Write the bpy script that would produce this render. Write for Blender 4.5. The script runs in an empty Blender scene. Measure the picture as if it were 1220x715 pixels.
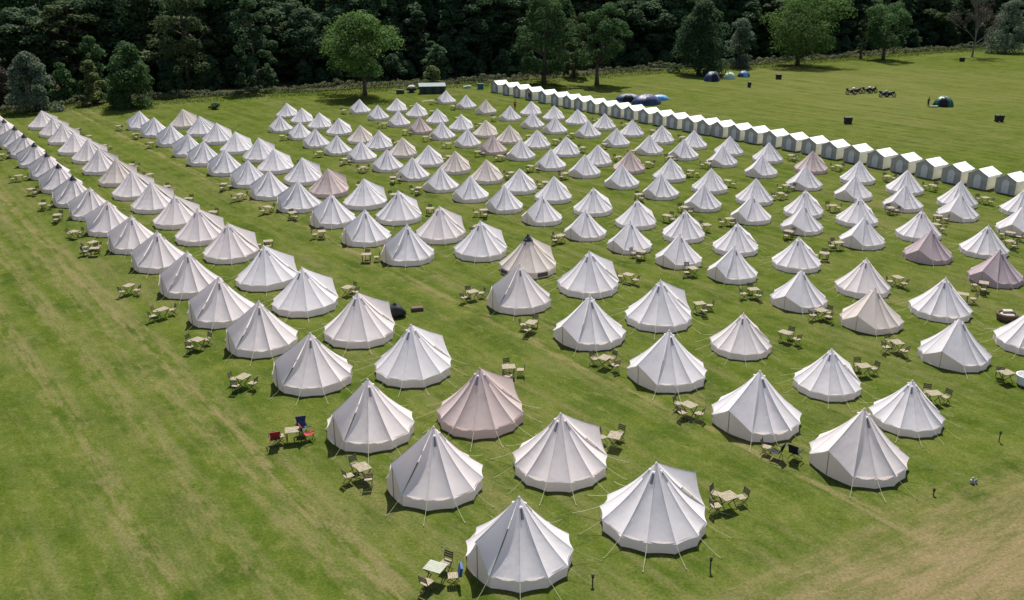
import bpy, math, random
import numpy as np
from mathutils import Vector, Matrix

random.seed(7)
PI = math.pi
R = math.radians
S = bpy.context.scene
C = S.collection

# ------------------------------------------------------------------ camera
CAM_H, PITCH, FPX = 25.0, R(20.3), 1100.0
cam = bpy.data.cameras.new('camera')
cam.sensor_width = 36.0
cam.lens = 36.0 * FPX / 1220.0
cam.clip_end = 6000
cam_o = bpy.data.objects.new('camera', cam)
cam_o.location = (0, 0, CAM_H)
cam_o.rotation_euler = (PI / 2 - PITCH, 0, 0)
C.objects.link(cam_o)
S.camera = cam_o

# ------------------------------------------------------------------ sky, sun, exposure
SUN_EL, SUN_AZ = R(57), R(5)          # azimuth measured from straight ahead (+Y) towards +X
w = bpy.data.worlds.new('World')
S.world = w
w.use_nodes = True
nt = w.node_tree
bg = nt.nodes['Background']
sky = nt.nodes.new('ShaderNodeTexSky')
sky.sky_type = 'NISHITA'
sky.sun_disc = False
sky.sun_elevation = SUN_EL
sky.sun_rotation = SUN_AZ
sky.altitude = 100
sky.dust_density = 2.5
nt.links.new(sky.outputs[0], bg.inputs[0])
bg.inputs[1].default_value = 0.085
sl = bpy.data.lights.new('sun', 'SUN')
sl.energy = 4.9
sl.angle = R(0.53)
sl.color = (1.0, 0.945, 0.87)
so = bpy.data.objects.new('sun', sl)
sd = Vector((math.sin(SUN_AZ) * math.cos(SUN_EL), math.cos(SUN_AZ) * math.cos(SUN_EL), math.sin(SUN_EL)))
so.rotation_euler = sd.to_track_quat('Z', 'Y').to_euler()
so.location = (0, 0, 90)
C.objects.link(so)
S.view_settings.view_transform = 'Standard'
S.view_settings.look = 'None'
S.view_settings.exposure = 0.62
S.view_settings.gamma = 1.0

# ------------------------------------------------------------------ helpers
def ground(px, py, h=0.0):
    """point at height h seen at a given place of the photograph (survey of the field)"""
    a, b = (px - 610) / FPX, -(py - 357.5) / FPX
    st, ct = math.sin(PITCH), math.cos(PITCH)
    d = Vector((a, b * st + ct, b * ct - st))
    t = (h - CAM_H) / d.z
    return Vector((d.x * t, d.y * t, h))

def px_per_m(p):
    return FPX / (p.y * math.cos(PITCH) + (CAM_H - p.z) * math.sin(PITCH))

class MB:
    def __init__(s):
        s.v, s.f = [], []
    def add(s, vs, fs):
        n = len(s.v)
        s.v += [tuple(x) for x in vs]
        s.f += [tuple(i + n for i in f) for f in fs]
    def box(s, c, d, rz=0.0, m=None):
        hx, hy, hz = d[0] / 2, d[1] / 2, d[2] / 2
        M = Matrix.Rotation(rz, 3, 'Z') if m is None else m
        vs = [Vector(c) + M @ Vector((x, y, z)) for z in (-hz, hz) for x, y in ((-hx, -hy), (hx, -hy), (hx, hy), (-hx, hy))]
        s.add(vs, [(3, 2, 1, 0), (4, 5, 6, 7), (0, 1, 5, 4), (1, 2, 6, 5), (2, 3, 7, 6), (3, 0, 4, 7)])
    def tube(s, pts, rad, n=6, cap=True):
        pts = [Vector(p) for p in pts]
        if not isinstance(rad, (list, tuple)):
            rad = [rad] * len(pts)
        rings = []
        for i, p in enumerate(pts):
            t = (pts[min(i + 1, len(pts) - 1)] - pts[max(i - 1, 0)]).normalized()
            u = t.cross(Vector((0.31, 0.17, 0.93)))
            if u.length < 1e-3:
                u = t.cross(Vector((1, 0, 0)))
            u.normalize()
            q = t.cross(u)
            rings.append([p + (u * math.cos(2 * PI * k / n) + q * math.sin(2 * PI * k / n)) * rad[i] for k in range(n)])
        vs = [x for r in rings for x in r]
        fs = []
        for i in range(len(pts) - 1):
            for k in range(n):
                a, b = i * n + k, i * n + (k + 1) % n
                fs.append((a, b, b + n, a + n))
        if cap:
            fs.append(tuple(range(n - 1, -1, -1)))
            fs.append(tuple(range((len(pts) - 1) * n, len(pts) * n)))
        s.add(vs, fs)
    def lathe(s, prof, n=12, c=(0, 0, 0)):
        vs = [(c[0] + r * math.cos(2 * PI * k / n), c[1] + r * math.sin(2 * PI * k / n), c[2] + z) for r, z in prof for k in range(n)]
        fs = []
        for i in range(len(prof) - 1):
            for k in range(n):
                a, b = i * n + k, i * n + (k + 1) % n
                fs.append((a, b, b + n, a + n))
        fs.append(tuple(range(n - 1, -1, -1)))
        fs.append(tuple(range((len(prof) - 1) * n, len(prof) * n)))
        s.add(vs, fs)
    def mesh(s, name, smooth=False):
        m = bpy.data.meshes.new(name)
        m.from_pydata(s.v, [], s.f)
        m.update()
        if getattr(s, 'seam', None):
            at = m.attributes.new('seam', 'FLOAT', 'POINT')
            at.data.foreach_set('value', s.seam)
        if smooth:
            m.polygons.foreach_set('use_smooth', [True] * len(m.polygons))
        return m

def link(name, mesh, mat, parent=None, loc=None, rz=0.0):
    o = bpy.data.objects.new(name, mesh)
    C.objects.link(o)
    if mat is not None:
        if not mesh.materials:
            mesh.materials.append(mat)
        elif mesh.materials[0] is not mat:
            o.material_slots[0].link = 'OBJECT'
            o.material_slots[0].material = mat
    if parent:
        o.parent = parent
    if loc is not None:
        o.location = loc
    o.rotation_euler = (0, 0, rz)
    return o

def tag(o, label=None, cat=None, group=None, kind=None):
    if label: o['label'] = label
    if cat: o['category'] = cat
    if group: o['group'] = group
    if kind: o['kind'] = kind
    return o

def thing(name, label, cat, loc=(0, 0, 0), rz=0.0, group=None, scale=1.0):
    o = bpy.data.objects.new(name, None)
    C.objects.link(o)
    o.empty_display_size = 0.3
    o.location = loc
    o.rotation_euler = (0, 0, rz)
    o.scale = (scale,) * 3
    return tag(o, label, cat, group)

# ------------------------------------------------------------------ materials
class NT:
    def __init__(s, name):
        s.m = bpy.data.materials.new(name)
        s.m.use_nodes = True
        s.t = s.m.node_tree
        s.t.nodes.clear()
        s.out = s.n('ShaderNodeOutputMaterial')
    def n(s, typ, **kw):
        nd = s.t.nodes.new(typ)
        for k, v in kw.items():
            if k.startswith('i_'):
                nd.inputs[k[2:].replace('_', ' ')].default_value = v
            else:
                setattr(nd, k, v)
        return nd
    def l(s, a, b):
        s.t.links.new(a, b)
    def math(s, op, a, b=None, clamp=False):
        nd = s.n('ShaderNodeMath', operation=op, use_clamp=clamp)
        for i, x in enumerate((a, b)):
            if x is None: continue
            if isinstance(x, (int, float)): nd.inputs[i].default_value = x
            else: s.l(x, nd.inputs[i])
        return nd.outputs[0]
    def noise(s, vec, scale, detail=4, rough=0.55):
        nd = s.n('ShaderNodeTexNoise')
        nd.inputs['Scale'].default_value = scale
        nd.inputs['Detail'].default_value = detail
        nd.inputs['Roughness'].default_value = rough
        if vec is not None: s.l(vec, nd.inputs['Vector'])
        return nd.outputs[0]
    def ramp(s, fac, stops):
        nd = s.n('ShaderNodeValToRGB')
        e = nd.color_ramp.elements
        while len(e) < len(stops): e.new(0.5)
        for x, (p, c) in zip(e, stops):
            x.position = p
            x.color = (c[0], c[1], c[2], 1) if isinstance(c, (tuple, list)) else (c, c, c, 1)
        s.l(fac, nd.inputs[0])
        return nd.outputs[0]
    def mix(s, fac, a, b, mode='MIX'):
        nd = s.n('ShaderNodeMix', data_type='RGBA', blend_type=mode)
        for i, x in ((0, fac), (6, a), (7, b)):
            if isinstance(x, (int, float)): nd.inputs[i].default_value = x
            elif isinstance(x, tuple): nd.inputs[i].default_value = (*x, 1)
            else: s.l(x, nd.inputs[i])
        return nd.outputs[2]
    def smooth(s, v, a, b):
        nd = s.n('ShaderNodeMapRange', interpolation_type='SMOOTHSTEP')
        nd.inputs['From Min'].default_value = a
        nd.inputs['From Max'].default_value = b
        s.l(v, nd.inputs['Value'])
        return nd.outputs[0]

def plain(name, col, rough=0.7, var=0.12, scale=6.0, bump=0.0, spec=0.3, metal=0.0):
    t = NT(name)
    p = t.n('ShaderNodeBsdfPrincipled')
    tc = t.n('ShaderNodeTexCoord')
    nz = t.noise(tc.outputs['Object'], scale, 5)
    lo, hi = tuple(c * (1 - var) for c in col), tuple(min(1, c * (1 + var)) for c in col)
    t.l(t.ramp(nz, [(0.3, lo), (0.7, hi)]), p.inputs['Base Color'])
    p.inputs['Roughness'].default_value = rough
    p.inputs['Specular IOR Level'].default_value = spec
    p.inputs['Metallic'].default_value = metal
    if bump:
        b = t.n('ShaderNodeBump', i_Strength=bump, i_Distance=0.02)
        t.l(t.noise(tc.outputs['Object'], scale * 6, 4), b.inputs['Height'])
        t.l(b.outputs[0], p.inputs['Normal'])
    t.l(p.outputs[0], t.out.inputs[0])
    return t.m

def canvas(name, col, trans=0.38):
    t = NT(name)
    tc = t.n('ShaderNodeTexCoord')
    oi = t.n('ShaderNodeObjectInfo')
    off = t.n('ShaderNodeVectorMath', operation='ADD')
    rnd = t.n('ShaderNodeVectorMath', operation='SCALE')
    rnd.inputs[0].default_value = (31, 17, 23)
    t.l(oi.outputs['Random'], rnd.inputs['Scale'])
    t.l(tc.outputs['Object'], off.inputs[0])
    t.l(rnd.outputs[0], off.inputs[1])
    n1 = t.noise(off.outputs[0], 0.9, 4)
    n2 = t.noise(off.outputs[0], 5.0, 5, 0.65)
    c = t.ramp(n1, [(0.3, tuple(x * 0.93 for x in col)), (0.7, col)])
    # weathering stains towards the hem
    c2 = t.mix(t.ramp(n2, [(0.55, 0.0), (0.8, 0.22)]), c, tuple(x * y for x, y in zip(col, (0.86, 0.82, 0.76))))
    # doubled cloth and stitching along the seams
    sa = t.n('ShaderNodeAttribute', attribute_name='seam')
    sm = t.math('MULTIPLY', t.smooth(sa.outputs['Fac'], 0.15, 0.75), 0.75)
    c2 = t.mix(sm, c2, tuple(x * 0.60 for x in col))
    d = t.n('ShaderNodeBsdfDiffuse')
    tr = t.n('ShaderNodeBsdfTranslucent')
    t.l(c2, d.inputs[0])
    t.l(c2, tr.inputs[0])
    ms = t.n('ShaderNodeMixShader')
    t.l(t.math('MULTIPLY', t.math('SUBTRACT', 1.0, sm), trans), ms.inputs[0])
    # creases in slack cloth: long soft wrinkles
    mp = t.n('ShaderNodeMapping')
    mp.inputs['Scale'].default_value = (1.0, 1.0, 0.45)
    t.l(off.outputs[0], mp.inputs[0])
    wr = t.noise(mp.outputs[0], 2.6, 3, 0.5)
    b = t.n('ShaderNodeBump', i_Strength=0.4, i_Distance=0.06)
    t.l(wr, b.inputs['Height'])
    t.l(b.outputs[0], d.inputs['Normal'])
    t.l(d.outputs[0], ms.inputs[1])
    t.l(tr.outputs[0], ms.inputs[2])
    t.l(ms.outputs[0], t.out.inputs[0])
    return t.m

def foliage(name, col, trans=0.3, hue=0.25):
    t = NT(name)
    oi = t.n('ShaderNodeObjectInfo')
    gm = t.n('ShaderNodeNewGeometry')
    n1 = t.noise(gm.outputs['Position'], 0.35, 4)
    c1 = t.ramp(n1, [(0.3, (col[0] * 0.7, col[1] * 0.78, col[2] * 0.8)), (0.55, col), (0.75, (col[0] * 1.25, col[1] * 1.22, col[2] * 0.95))])
    hs = t.n('ShaderNodeHueSaturation')
    hs.inputs['Saturation'].default_value = 0.95
    v = t.math('MULTIPLY_ADD', oi.outputs['Random'], 0.0)
    mr = t.n('ShaderNodeMapRange')
    mr.inputs['To Min'].default_value = 1 - hue
    mr.inputs['To Max'].default_value = 1 + hue
    t.l(oi.outputs['Random'], mr.inputs['Value'])
    ri = t.n('ShaderNodeMapRange')
    ri.inputs['To Min'].default_value = 0.72
    ri.inputs['To Max'].default_value = 1.28
    t.l(gm.outputs['Random Per Island'], ri.inputs['Value'])
    t.l(t.math('MULTIPLY', mr.outputs[0], ri.outputs[0]), hs.inputs['Value'])
    t.l(c1, hs.inputs['Color'])
    d = t.n('ShaderNodeBsdfPrincipled')
    d.inputs['Roughness'].default_value = 0.7
    d.inputs['Specular IOR Level'].default_value = 0.08
    tr = t.n('ShaderNodeBsdfTranslucent')
    t.l(hs.outputs[0], d.inputs['Base Color'])
    t.l(hs.outputs[0], tr.inputs[0])
    ms = t.n('ShaderNodeMixShader')
    ms.inputs[0].default_value = trans
    t.l(d.outputs[0], ms.inputs[1])
    t.l(tr.outputs[0], ms.inputs[2])
    t.l(ms.outputs[0], t.out.inputs[0])
    return t.m

ROW = Vector((-0.602, 0.798, 0))       # the tent rows run this way, away from the camera
FRONT = Vector((-0.798, -0.602, 0))    # across the rows, towards the open field on the left

def field_material():
    t = NT('field_grass')
    gm = t.n('ShaderNodeNewGeometry')
    pos = gm.outputs['Position']
    def dot(v):
        nd = t.n('ShaderNodeVectorMath', operation='DOT_PRODUCT')
        t.l(pos, nd.inputs[0])
        nd.inputs[1].default_value = v
        return nd.outputs['Value']
    u = dot((-FRONT.x, -FRONT.y, 0))   # metres across the rows
    v = dot((ROW.x, ROW.y, 0))         # metres along the rows
    def uv(su, sv):
        cb = t.n('ShaderNodeCombineXYZ')
        t.l(t.math('MULTIPLY', u, su), cb.inputs[0])
        t.l(t.math('MULTIPLY', v, sv), cb.inputs[1])
        return cb.outputs[0]
    big = t.noise(pos, 0.035, 4)
    mid = t.noise(pos, 0.28, 5, 0.6)
    fine = t.noise(pos, 1.9, 6, 0.7)
    blade = t.noise(pos, 7.0, 4, 0.8)
    streak = t.noise(uv(0.55, 0.045), 1.0, 5, 0.62)
    streak2 = t.noise(uv(1.6, 0.16), 1.0, 4, 0.65)
    green = t.ramp(mid, [(0.28, (0.033, 0.055, 0.008)), (0.5, (0.056, 0.081, 0.012)), (0.72, (0.086, 0.103, 0.019))])
    # dry straw coloured mowings lying in streaks along the rows
    dry = (0.118, 0.112, 0.046)
    a = t.math('ADD', t.math('MULTIPLY', streak, 0.55), t.math('MULTIPLY', streak2, 0.3))
    a = t.math('ADD', a, t.math('MULTIPLY', big, 0.35))
    c = t.mix(t.math('MULTIPLY', t.smooth(a, 0.57, 0.76), 0.78), green, dry)
    clump = t.noise(uv(1.5, 0.7), 1.0, 6, 0.72)
    c = t.mix(t.math('MULTIPLY', t.smooth(clump, 0.50, 0.68), 0.6), c, (0.122, 0.124, 0.040))
    c = t.mix(t.math('MULTIPLY', t.smooth(clump, 0.47, 0.32), 0.42), c, (0.026, 0.052, 0.008))
    stripe = t.math('SINE', t.math('ADD', t.math('MULTIPLY', u, 2.6), t.math('MULTIPLY', big, 5.0)))
    c = t.mix(t.math('MULTIPLY', t.smooth(stripe, -0.3, 0.9), 0.22), c, (0.104, 0.118, 0.036))
    c = t.mix(t.math('MULTIPLY', t.smooth(fine, 0.52, 0.74), 0.5), c, (0.120, 0.120, 0.042))
    c = t.mix(t.math('MULTIPLY', t.smooth(fine, 0.47, 0.28), 0.5), c, (0.022, 0.044, 0.007))
    # wheel tracks worn along the alleys between the rows
    def track(px, py, width, amt):
        nonlocal c
        u0 = -(ground(px, py).dot(FRONT))
        dist = t.math('ABSOLUTE', t.math('SUBTRACT', t.math('ADD', u, t.math('MULTIPLY', t.math('SUBTRACT', big, 0.5), 2.2)), u0))
        m = t.math('MULTIPLY', t.smooth(dist, width, width * 0.1), t.smooth(t.math('ADD', streak2, t.math('MULTIPLY', clump, 0.7)), 0.72, 0.98))
        c = t.mix(t.math('MULTIPLY', m, amt), c, (0.150, 0.130, 0.060))
    track(95, 330, 0.7, 0.75)
    track(160, 425, 0.9, 0.6)
    track(150, 370, 0.8, 0.45)
    track(40, 440, 1.2, 0.55)
    track(230, 585, 1.2, 0.5)
    track(560, 370, 0.8, 0.8)
    track(610, 372, 1.2, 0.45)
    track(905, 372, 1.6, 0.10)
    track(1050, 330, 1.2, 0.25)
    # browned strip of dried ground at the near right
    A, B = ground(935, 722), ground(1240, 583)
    e = (B - A).normalized()
    nrm = Vector((e.y, -e.x, 0))
    q = t.math('SUBTRACT', dot(tuple(nrm)), nrm.dot(A))
    q = t.math('ADD', q, t.math('MULTIPLY', t.math('SUBTRACT', mid, 0.5), 5.0))
    q = t.math('ADD', q, t.math('MULTIPLY', t.math('SUBTRACT', fine, 0.5), 3.0))
    cb2 = t.n('ShaderNodeCombineXYZ')
    t.l(t.math('MULTIPLY', dot(tuple(nrm)), 1.1), cb2.inputs[0])
    t.l(t.math('MULTIPLY', dot(tuple(e)), 0.22), cb2.inputs[1])
    along = t.noise(cb2.outputs[0], 1.0, 6, 0.72)
    q = t.math('ADD', q, t.math('MULTIPLY', t.math('SUBTRACT', along, 0.5), 7.0))
    bare = t.ramp(along, [(0.3, (0.072, 0.082, 0.026)), (0.44, (0.128, 0.112, 0.050)), (0.58, (0.178, 0.138, 0.074)), (0.72, (0.115, 0.094, 0.062))])
    c = t.mix(t.math('MULTIPLY', t.smooth(q, -3.5, 2.2), 0.92), c, bare)
    # parched sweep of the far field
    p1 = ground(1010, 105)
    cbx = t.n('ShaderNodeVectorMath', operation='DISTANCE')
    t.l(pos, cbx.inputs[0])
    cbx.inputs[1].default_value = p1
    m = t.math('MULTIPLY', t.smooth(t.math('ADD', cbx.outputs['Value'], t.math('MULTIPLY', big, 60.0)), 100, 50), t.smooth(a, 0.42, 0.72))
    c = t.mix(t.math('MULTIPLY', m, 0.7), c, (0.112, 0.116, 0.038))
    bl = t.n('ShaderNodeMapRange')
    bl.inputs['From Min'].default_value = 0.25
    bl.inputs['From Max'].default_value = 0.75
    bl.inputs['To Min'].default_value = 0.55
    bl.inputs['To Max'].default_value = 1.45
    t.l(blade, bl.inputs['Value'])
    hs = t.n('ShaderNodeHueSaturation')
    t.l(c, hs.inputs['Color'])
    t.l(bl.outputs[0], hs.inputs['Value'])
    d = t.n('ShaderNodeBsdfDiffuse')
    t.l(hs.outputs[0], d.inputs['Color'])
    b = t.n('ShaderNodeBump', i_Strength=0.6, i_Distance=0.07)
    t.l(t.math('ADD', t.math('MULTIPLY', fine, 1.0), t.math('MULTIPLY', blade, 0.5)), b.inputs['Height'])
    t.l(b.outputs[0], d.inputs['Normal'])
    t.l(d.outputs[0], t.out.inputs[0])
    return t.m

M_FIELD = field_material()
CANV = {
    'white': canvas('canvas_white', (0.86, 0.825, 0.845)),
    'warm white': canvas('canvas_warm_white', (0.86, 0.795, 0.79)),
    'cream': canvas('canvas_cream', (0.80, 0.72, 0.665)),
    'pinkish beige': canvas('canvas_pinkish_beige', (0.70, 0.585, 0.56)),
    'mauve': canvas('canvas_mauve', (0.60, 0.50, 0.52)),
}
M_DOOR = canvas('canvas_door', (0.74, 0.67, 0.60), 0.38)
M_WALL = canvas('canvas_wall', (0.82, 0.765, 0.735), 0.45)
M_VENT = plain('vent_mesh', (0.22, 0.22, 0.25), 0.9)
M_VENTD = plain('window_mesh', (0.10, 0.085, 0.09), 0.9)
M_ZIP = plain('door_zip', (0.30, 0.27, 0.25), 0.8)
M_CAP = plain('cap_black', (0.035, 0.035, 0.042), 0.75, bump=0.2)
M_ROPE = plain('rope', (0.44, 0.44, 0.28), 0.8)
M_PEG = plain('peg_metal', (0.30, 0.30, 0.30), 0.5, metal=0.6)
M_WOOD = plain('pale_wood', (0.24, 0.205, 0.14), 0.7, 0.35, 7)
M_WOODD = plain('weathered_wood', (0.12, 0.10, 0.065), 0.7, 0.2, 9)
M_GREYTOP = plain('grey_green_top', (0.28, 0.30, 0.24), 0.6)
M_BLACK = plain('black_plastic', (0.022, 0.022, 0.024), 0.5, 0.2, 4, 0.2)
M_BLACKFAB = plain('black_fabric', (0.018, 0.018, 0.022), 0.85)
M_RED = plain('red_fabric', (0.30, 0.022, 0.028), 0.8)
M_DRED = plain('dark_red_paint', (0.10, 0.012, 0.015), 0.35)
M_BLUE = plain('blue_fabric', (0.05, 0.10, 0.27), 0.75)
M_NAVY = plain('navy_nylon', (0.030, 0.045, 0.12), 0.5, 0.35, 1.6, 0.6)
M_SKYBLUE = plain('light_blue_nylon', (0.12, 0.33, 0.62), 0.5, 0.2, 2)
M_PALEG = plain('pale_green_nylon', (0.42, 0.56, 0.40), 0.5, 0.15, 2)
M_DGREEN = plain('dark_green_nylon', (0.012, 0.085, 0.05), 0.42, 0.2, 2)
M_WHITE = plain('white_plastic', (0.80, 0.80, 0.80), 0.5, 0.05, 2)
M_GREY = plain('grey_plastic', (0.36, 0.36, 0.37), 0.5, 0.1)
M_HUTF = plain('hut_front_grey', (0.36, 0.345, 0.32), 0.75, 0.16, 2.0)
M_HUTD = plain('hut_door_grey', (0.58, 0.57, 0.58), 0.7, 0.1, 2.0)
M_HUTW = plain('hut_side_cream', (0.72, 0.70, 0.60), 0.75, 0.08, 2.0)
M_HUTR = plain('hut_roof_white', (0.80, 0.80, 0.81), 0.65, 0.06, 1.2)
M_BARK = plain('bark', (0.085, 0.068, 0.05), 0.9, 0.35, 3, 0.5)
M_DEADB = plain('pale_bark', (0.17, 0.155, 0.135), 0.9, 0.25, 3, 0.3)
M_SHEDG = plain('shed_dark_green', (0.03, 0.055, 0.05), 0.6, 0.25, 1.5)
M_SHEDR = plain('shed_roof', (0.10, 0.14, 0.14), 0.6, 0.2, 1.5)
M_TARP = plain('tarp_tan', (0.38, 0.35, 0.30), 0.7, 0.2, 1.5)
M_TEAL = plain('teal_plastic', (0.03, 0.10, 0.12), 0.5)
M_RATTAN = plain('brown_rattan', (0.10, 0.065, 0.045), 0.8, 0.4, 14, 0.6)
M_SKIN = plain('skin', (0.50, 0.32, 0.24), 0.6, 0.05)
M_HAIR = plain('dark_hair', (0.03, 0.022, 0.016), 0.7)
M_DENIM = plain('dark_trousers', (0.025, 0.028, 0.04), 0.85)
M_TYRE = plain('tyre_rubber', (0.02, 0.02, 0.02), 0.8)
M_CHROME = plain('bike_metal', (0.40, 0.40, 0.42), 0.3, 0.1, metal=0.8)
M_GLASS = plain('pale_screen', (0.62, 0.66, 0.68), 0.15, 0.05)
F_WOOD = foliage('leaves_wood', (0.066, 0.120, 0.052), 0.45)
F_OLIVE = foliage('leaves_olive', (0.080, 0.112, 0.042), 0.4)
F_BRIGHT = foliage('leaves_bright', (0.090, 0.166, 0.036), 0.45, 0.08)
F_MID = foliage('leaves_mid', (0.062, 0.124, 0.038), 0.42, 0.12)
F_GREYG = foliage('leaves_grey_green', (0.125, 0.165, 0.105), 0.38, 0.08)
F_YELL = foliage('leaves_yellow_green', (0.145, 0.180, 0.055), 0.4, 0.08)
F_BROWN = foliage('leaves_brown', (0.085, 0.070, 0.050), 0.2, 0.08)
F_SCRUB = foliage('leaves_scrub', (0.110, 0.130, 0.058), 0.3, 0.05)
F_LONG = foliage('long_grass', (0.052, 0.092, 0.014), 0.3, 0.05)

# ------------------------------------------------------------------ ground
g = MB()
xs = [-2500, -400, -150, -60, 0, 60, 150, 400, 2500]
ys = [-300, 0, 40, 80, 150, 300, 600, 3500]
g.add([(x, y, 0) for y in ys for x in xs],
      [(j * 9 + i, j * 9 + i + 1, (j + 1) * 9 + i + 1, (j + 1) * 9 + i) for j in range(7) for i in range(8)])
tag(link('field', g.mesh('field'), M_FIELD), kind='structure')

# ------------------------------------------------------------------ bell tents
TR, TH, TW = 2.5, 3.15, 0.54
SCAL = 0.02
JIT = {}
def seam_pt(a):
    dr, dz, da = JIT.get(round(a, 2), (0, 0, 0))
    b = R(a + da)
    return Vector(((TR + dr) * math.cos(b), (TR + dr) * math.sin(b), TW + dz))
def roof_pt(e0, e1, s, t, door=False, slack=1.0):
    apex = Vector((0, 0, TH))
    e = e0.lerp(e1, s)
    sc = math.sin(PI * s)
    tt = t * (1 - (0.01 if door else SCAL) * sc)
    p = apex.lerp(e, tt)
    p.z -= (0.06 if door else 0.21) * math.sin(PI * min(1, tt))      # slack, concave cone
    out = Vector((e.x, e.y, 0)).normalized()
    k = (0.07 if door else 0.12) * slack * sc ** 0.8 * (t ** 1.1)
    p -= out * k * 0.6
    p.z -= k * 0.8
    # stitched seam stands proud along both edges
    edge = max(0, 1 - min(s, 1 - s) / 0.05)
    p.z += 0.016 * edge * min(1, t * 4)
    return p
def panel_grid(mb, e0, e1, nr=9, ss=(0, 0.045, 0.2, 0.4, 0.6, 0.8, 0.955, 1), door=False, slack=1.0):
    ts = [0.015 + 0.985 * (i / nr) for i in range(nr + 1)]
    vs = [roof_pt(e0, e1, s, t, door, slack) for t in ts for s in ss]
    n = len(ss)
    mb.seam = getattr(mb, 'seam', []) + [1.0 if s in (0, 1) else 0.0 for t in ts for s in ss]
    mb.add(vs, [(i * n + j, (i + 1) * n + j, (i + 1) * n + j + 1, i * n + j + 1) for i in range(nr) for j in range(n - 1)])
def door_half(b, pr, pz):
    m = MB()
    foot = Vector((b.x, b.y, 0))
    top = Vector((b.x, b.y, TW + 0.02))
    yy = 0.012 if b.y > 0 else -0.012
    mid0 = Vector((max(pr - 0.12, b.x + 0.02), yy, 0))
    midt = Vector((pr - 0.10, yy, pz - 0.07))
    n = 4
    vs = []
    for i in range(n + 1):
        f = i / n
        bulge = 0.03 * math.sin(PI * f)
        lo, hi = foot.lerp(mid0, f), top.lerp(midt, f)
        vs += [lo + Vector((bulge, 0, 0)), lo.lerp(hi, 0.5) + Vector((bulge * 2, 0, 0)), hi]
    m.add(vs, [(i * 3 + j, i * 3 + j + 1, i * 3 + 4 + j, i * 3 + 3 + j) for i in range(n) for j in range(2)])
    return m.mesh('door_flap', True)
def vent(seg):
    e0, e1, _ = seg
    out = (e0 + e1); out.z = 0; out.normalize()
    side = Vector((-out.y, out.x, 0))
    nrm = (out * 0.75 + Vector((0, 0, 0.66)))
    a, b = roof_pt(e0, e1, 0.5, 0.13), roof_pt(e0, e1, 0.5, 0.25)
    m = MB()
    w0, w1 = 0.04, 0.07
    o = nrm * 0.022
    m.add([a - side * w0 + o, a + side * w0 + o, b + side * w1 + o, b - side * w1 + o], [(0, 3, 2, 1)])
    m.add([a - side * w0, a + side * w0, b + side * w1, b - side * w1], [(0, 1, 2, 3)])
    h = MB()
    c = roof_pt(e0, e1, 0.5, 0.11) + nrm * 0.04
    d = (b - a).normalized()
    h.add([c - side * 0.06 - d * 0.04 - nrm * 0.03, c + side * 0.06 - d * 0.04 - nrm * 0.03, c + side * 0.07 + d * 0.06 + nrm * 0.02, c - side * 0.07 + d * 0.06 + nrm * 0.02, c + d * 0.02 + nrm * 0.05],
          [(0, 1, 4), (1, 2, 4), (2, 3, 4), (3, 0, 4)])
    return m.mesh('vent'), h.mesh('vent_hood')
def rope(a, rr):
    m = MB()
    p = seam_pt(a)
    out = Vector((p.x, p.y, 0)).normalized()
    f = out * (TR + rr)
    m.tube([p + Vector((0, 0, -0.02)), p.lerp(f, 0.5) + Vector((0, 0, -0.03)), f + Vector((0, 0, 0.03))], 0.0095, 4)
    q = MB()
    q.tube([f + Vector((0, 0, -0.06)), f + out * 0.05 + Vector((0, 0, 0.09))], 0.016, 4)
    return m.mesh('guy_rope'), q.mesh('peg')

def build_type(half, pr, pz, seed):
    """all meshes of one make of bell tent: half = half angle of the entrance, pr / pz = place of its A-frame peak"""
    K = {}
    step = (360 - 2 * half) / 11
    seams = [half + step * k for k in range(12)]
    rj = random.Random(seed)
    JIT.clear()
    for a in seams:
        JIT[round(a, 2)] = (rj.uniform(-0.07, 0.05), rj.uniform(-0.05, 0.06), rj.uniform(-2.2, 2.2))
    peak = Vector((pr, 0, pz))
    segs = [(seam_pt(seams[k]), seam_pt(seams[k + 1]), False) for k in range(11)]
    vseg = [segs[k] for k in (1, 4, 6, 9)]
    segs += [(seam_pt(seams[11]), peak, True), (peak, seam_pt(seams[0]), True)]
    K['panels'], whole = [], MB()
    for e0, e1, dr in segs:
        m = MB()
        slk = rj.uniform(0.45, 1.6)
        panel_grid(m, e0, e1, door=dr, slack=slk)
        K['panels'].append(m.mesh('roof_panel', True))
        panel_grid(whole, e0, e1, 5, (0, 0.25, 0.5, 0.75, 1), dr, slk)
    K['roof'] = whole.mesh('roof', False)
    m = MB()
    for k in range(11):
        n = 4
        for j in range(n):
            q = []
            for s in (j / n, (j + 1) / n):
                p = seam_pt(seams[k]).lerp(seam_pt(seams[k + 1]), s)
                q.append(Vector((p.x, p.y, 0)) * (0.975 - 0.02 * math.sin(PI * s)))
            m.add([q[0], q[1], q[1] * 0.985 + Vector((0, 0, TW + 0.03)), q[0] * 0.985 + Vector((0, 0, TW + 0.03))], [(0, 1, 2, 3)])
    K['wall'] = m.mesh('wall')
    K['doors'] = [door_half(seam_pt(seams[11]) * 0.965, pr, pz), door_half(seam_pt(seams[0]) * 0.965, pr, pz)]
    m = MB()
    m.box((pr - 0.095, 0, pz / 2 - 0.05), (0.03, 0.03, pz - 0.14))
    K['zip'] = m.mesh('door_zip')
    K['vents'] = [vent(sg) for sg in vseg]
    K['ropes'] = [rope(a, 1.05 + 0.25 * ((i * 37) % 5) / 5) for i, a in enumerate(seams)]
    return K
TYPE_A = [build_type(22.0 + q, 2.42, 1.90 - 0.06 * q, 40 + q) for q in range(4)]
TYPE_B = [build_type(33.0 + q, 2.34, 1.50 - 0.08 * q, 60 + q) for q in range(4)]
m = MB()
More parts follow.
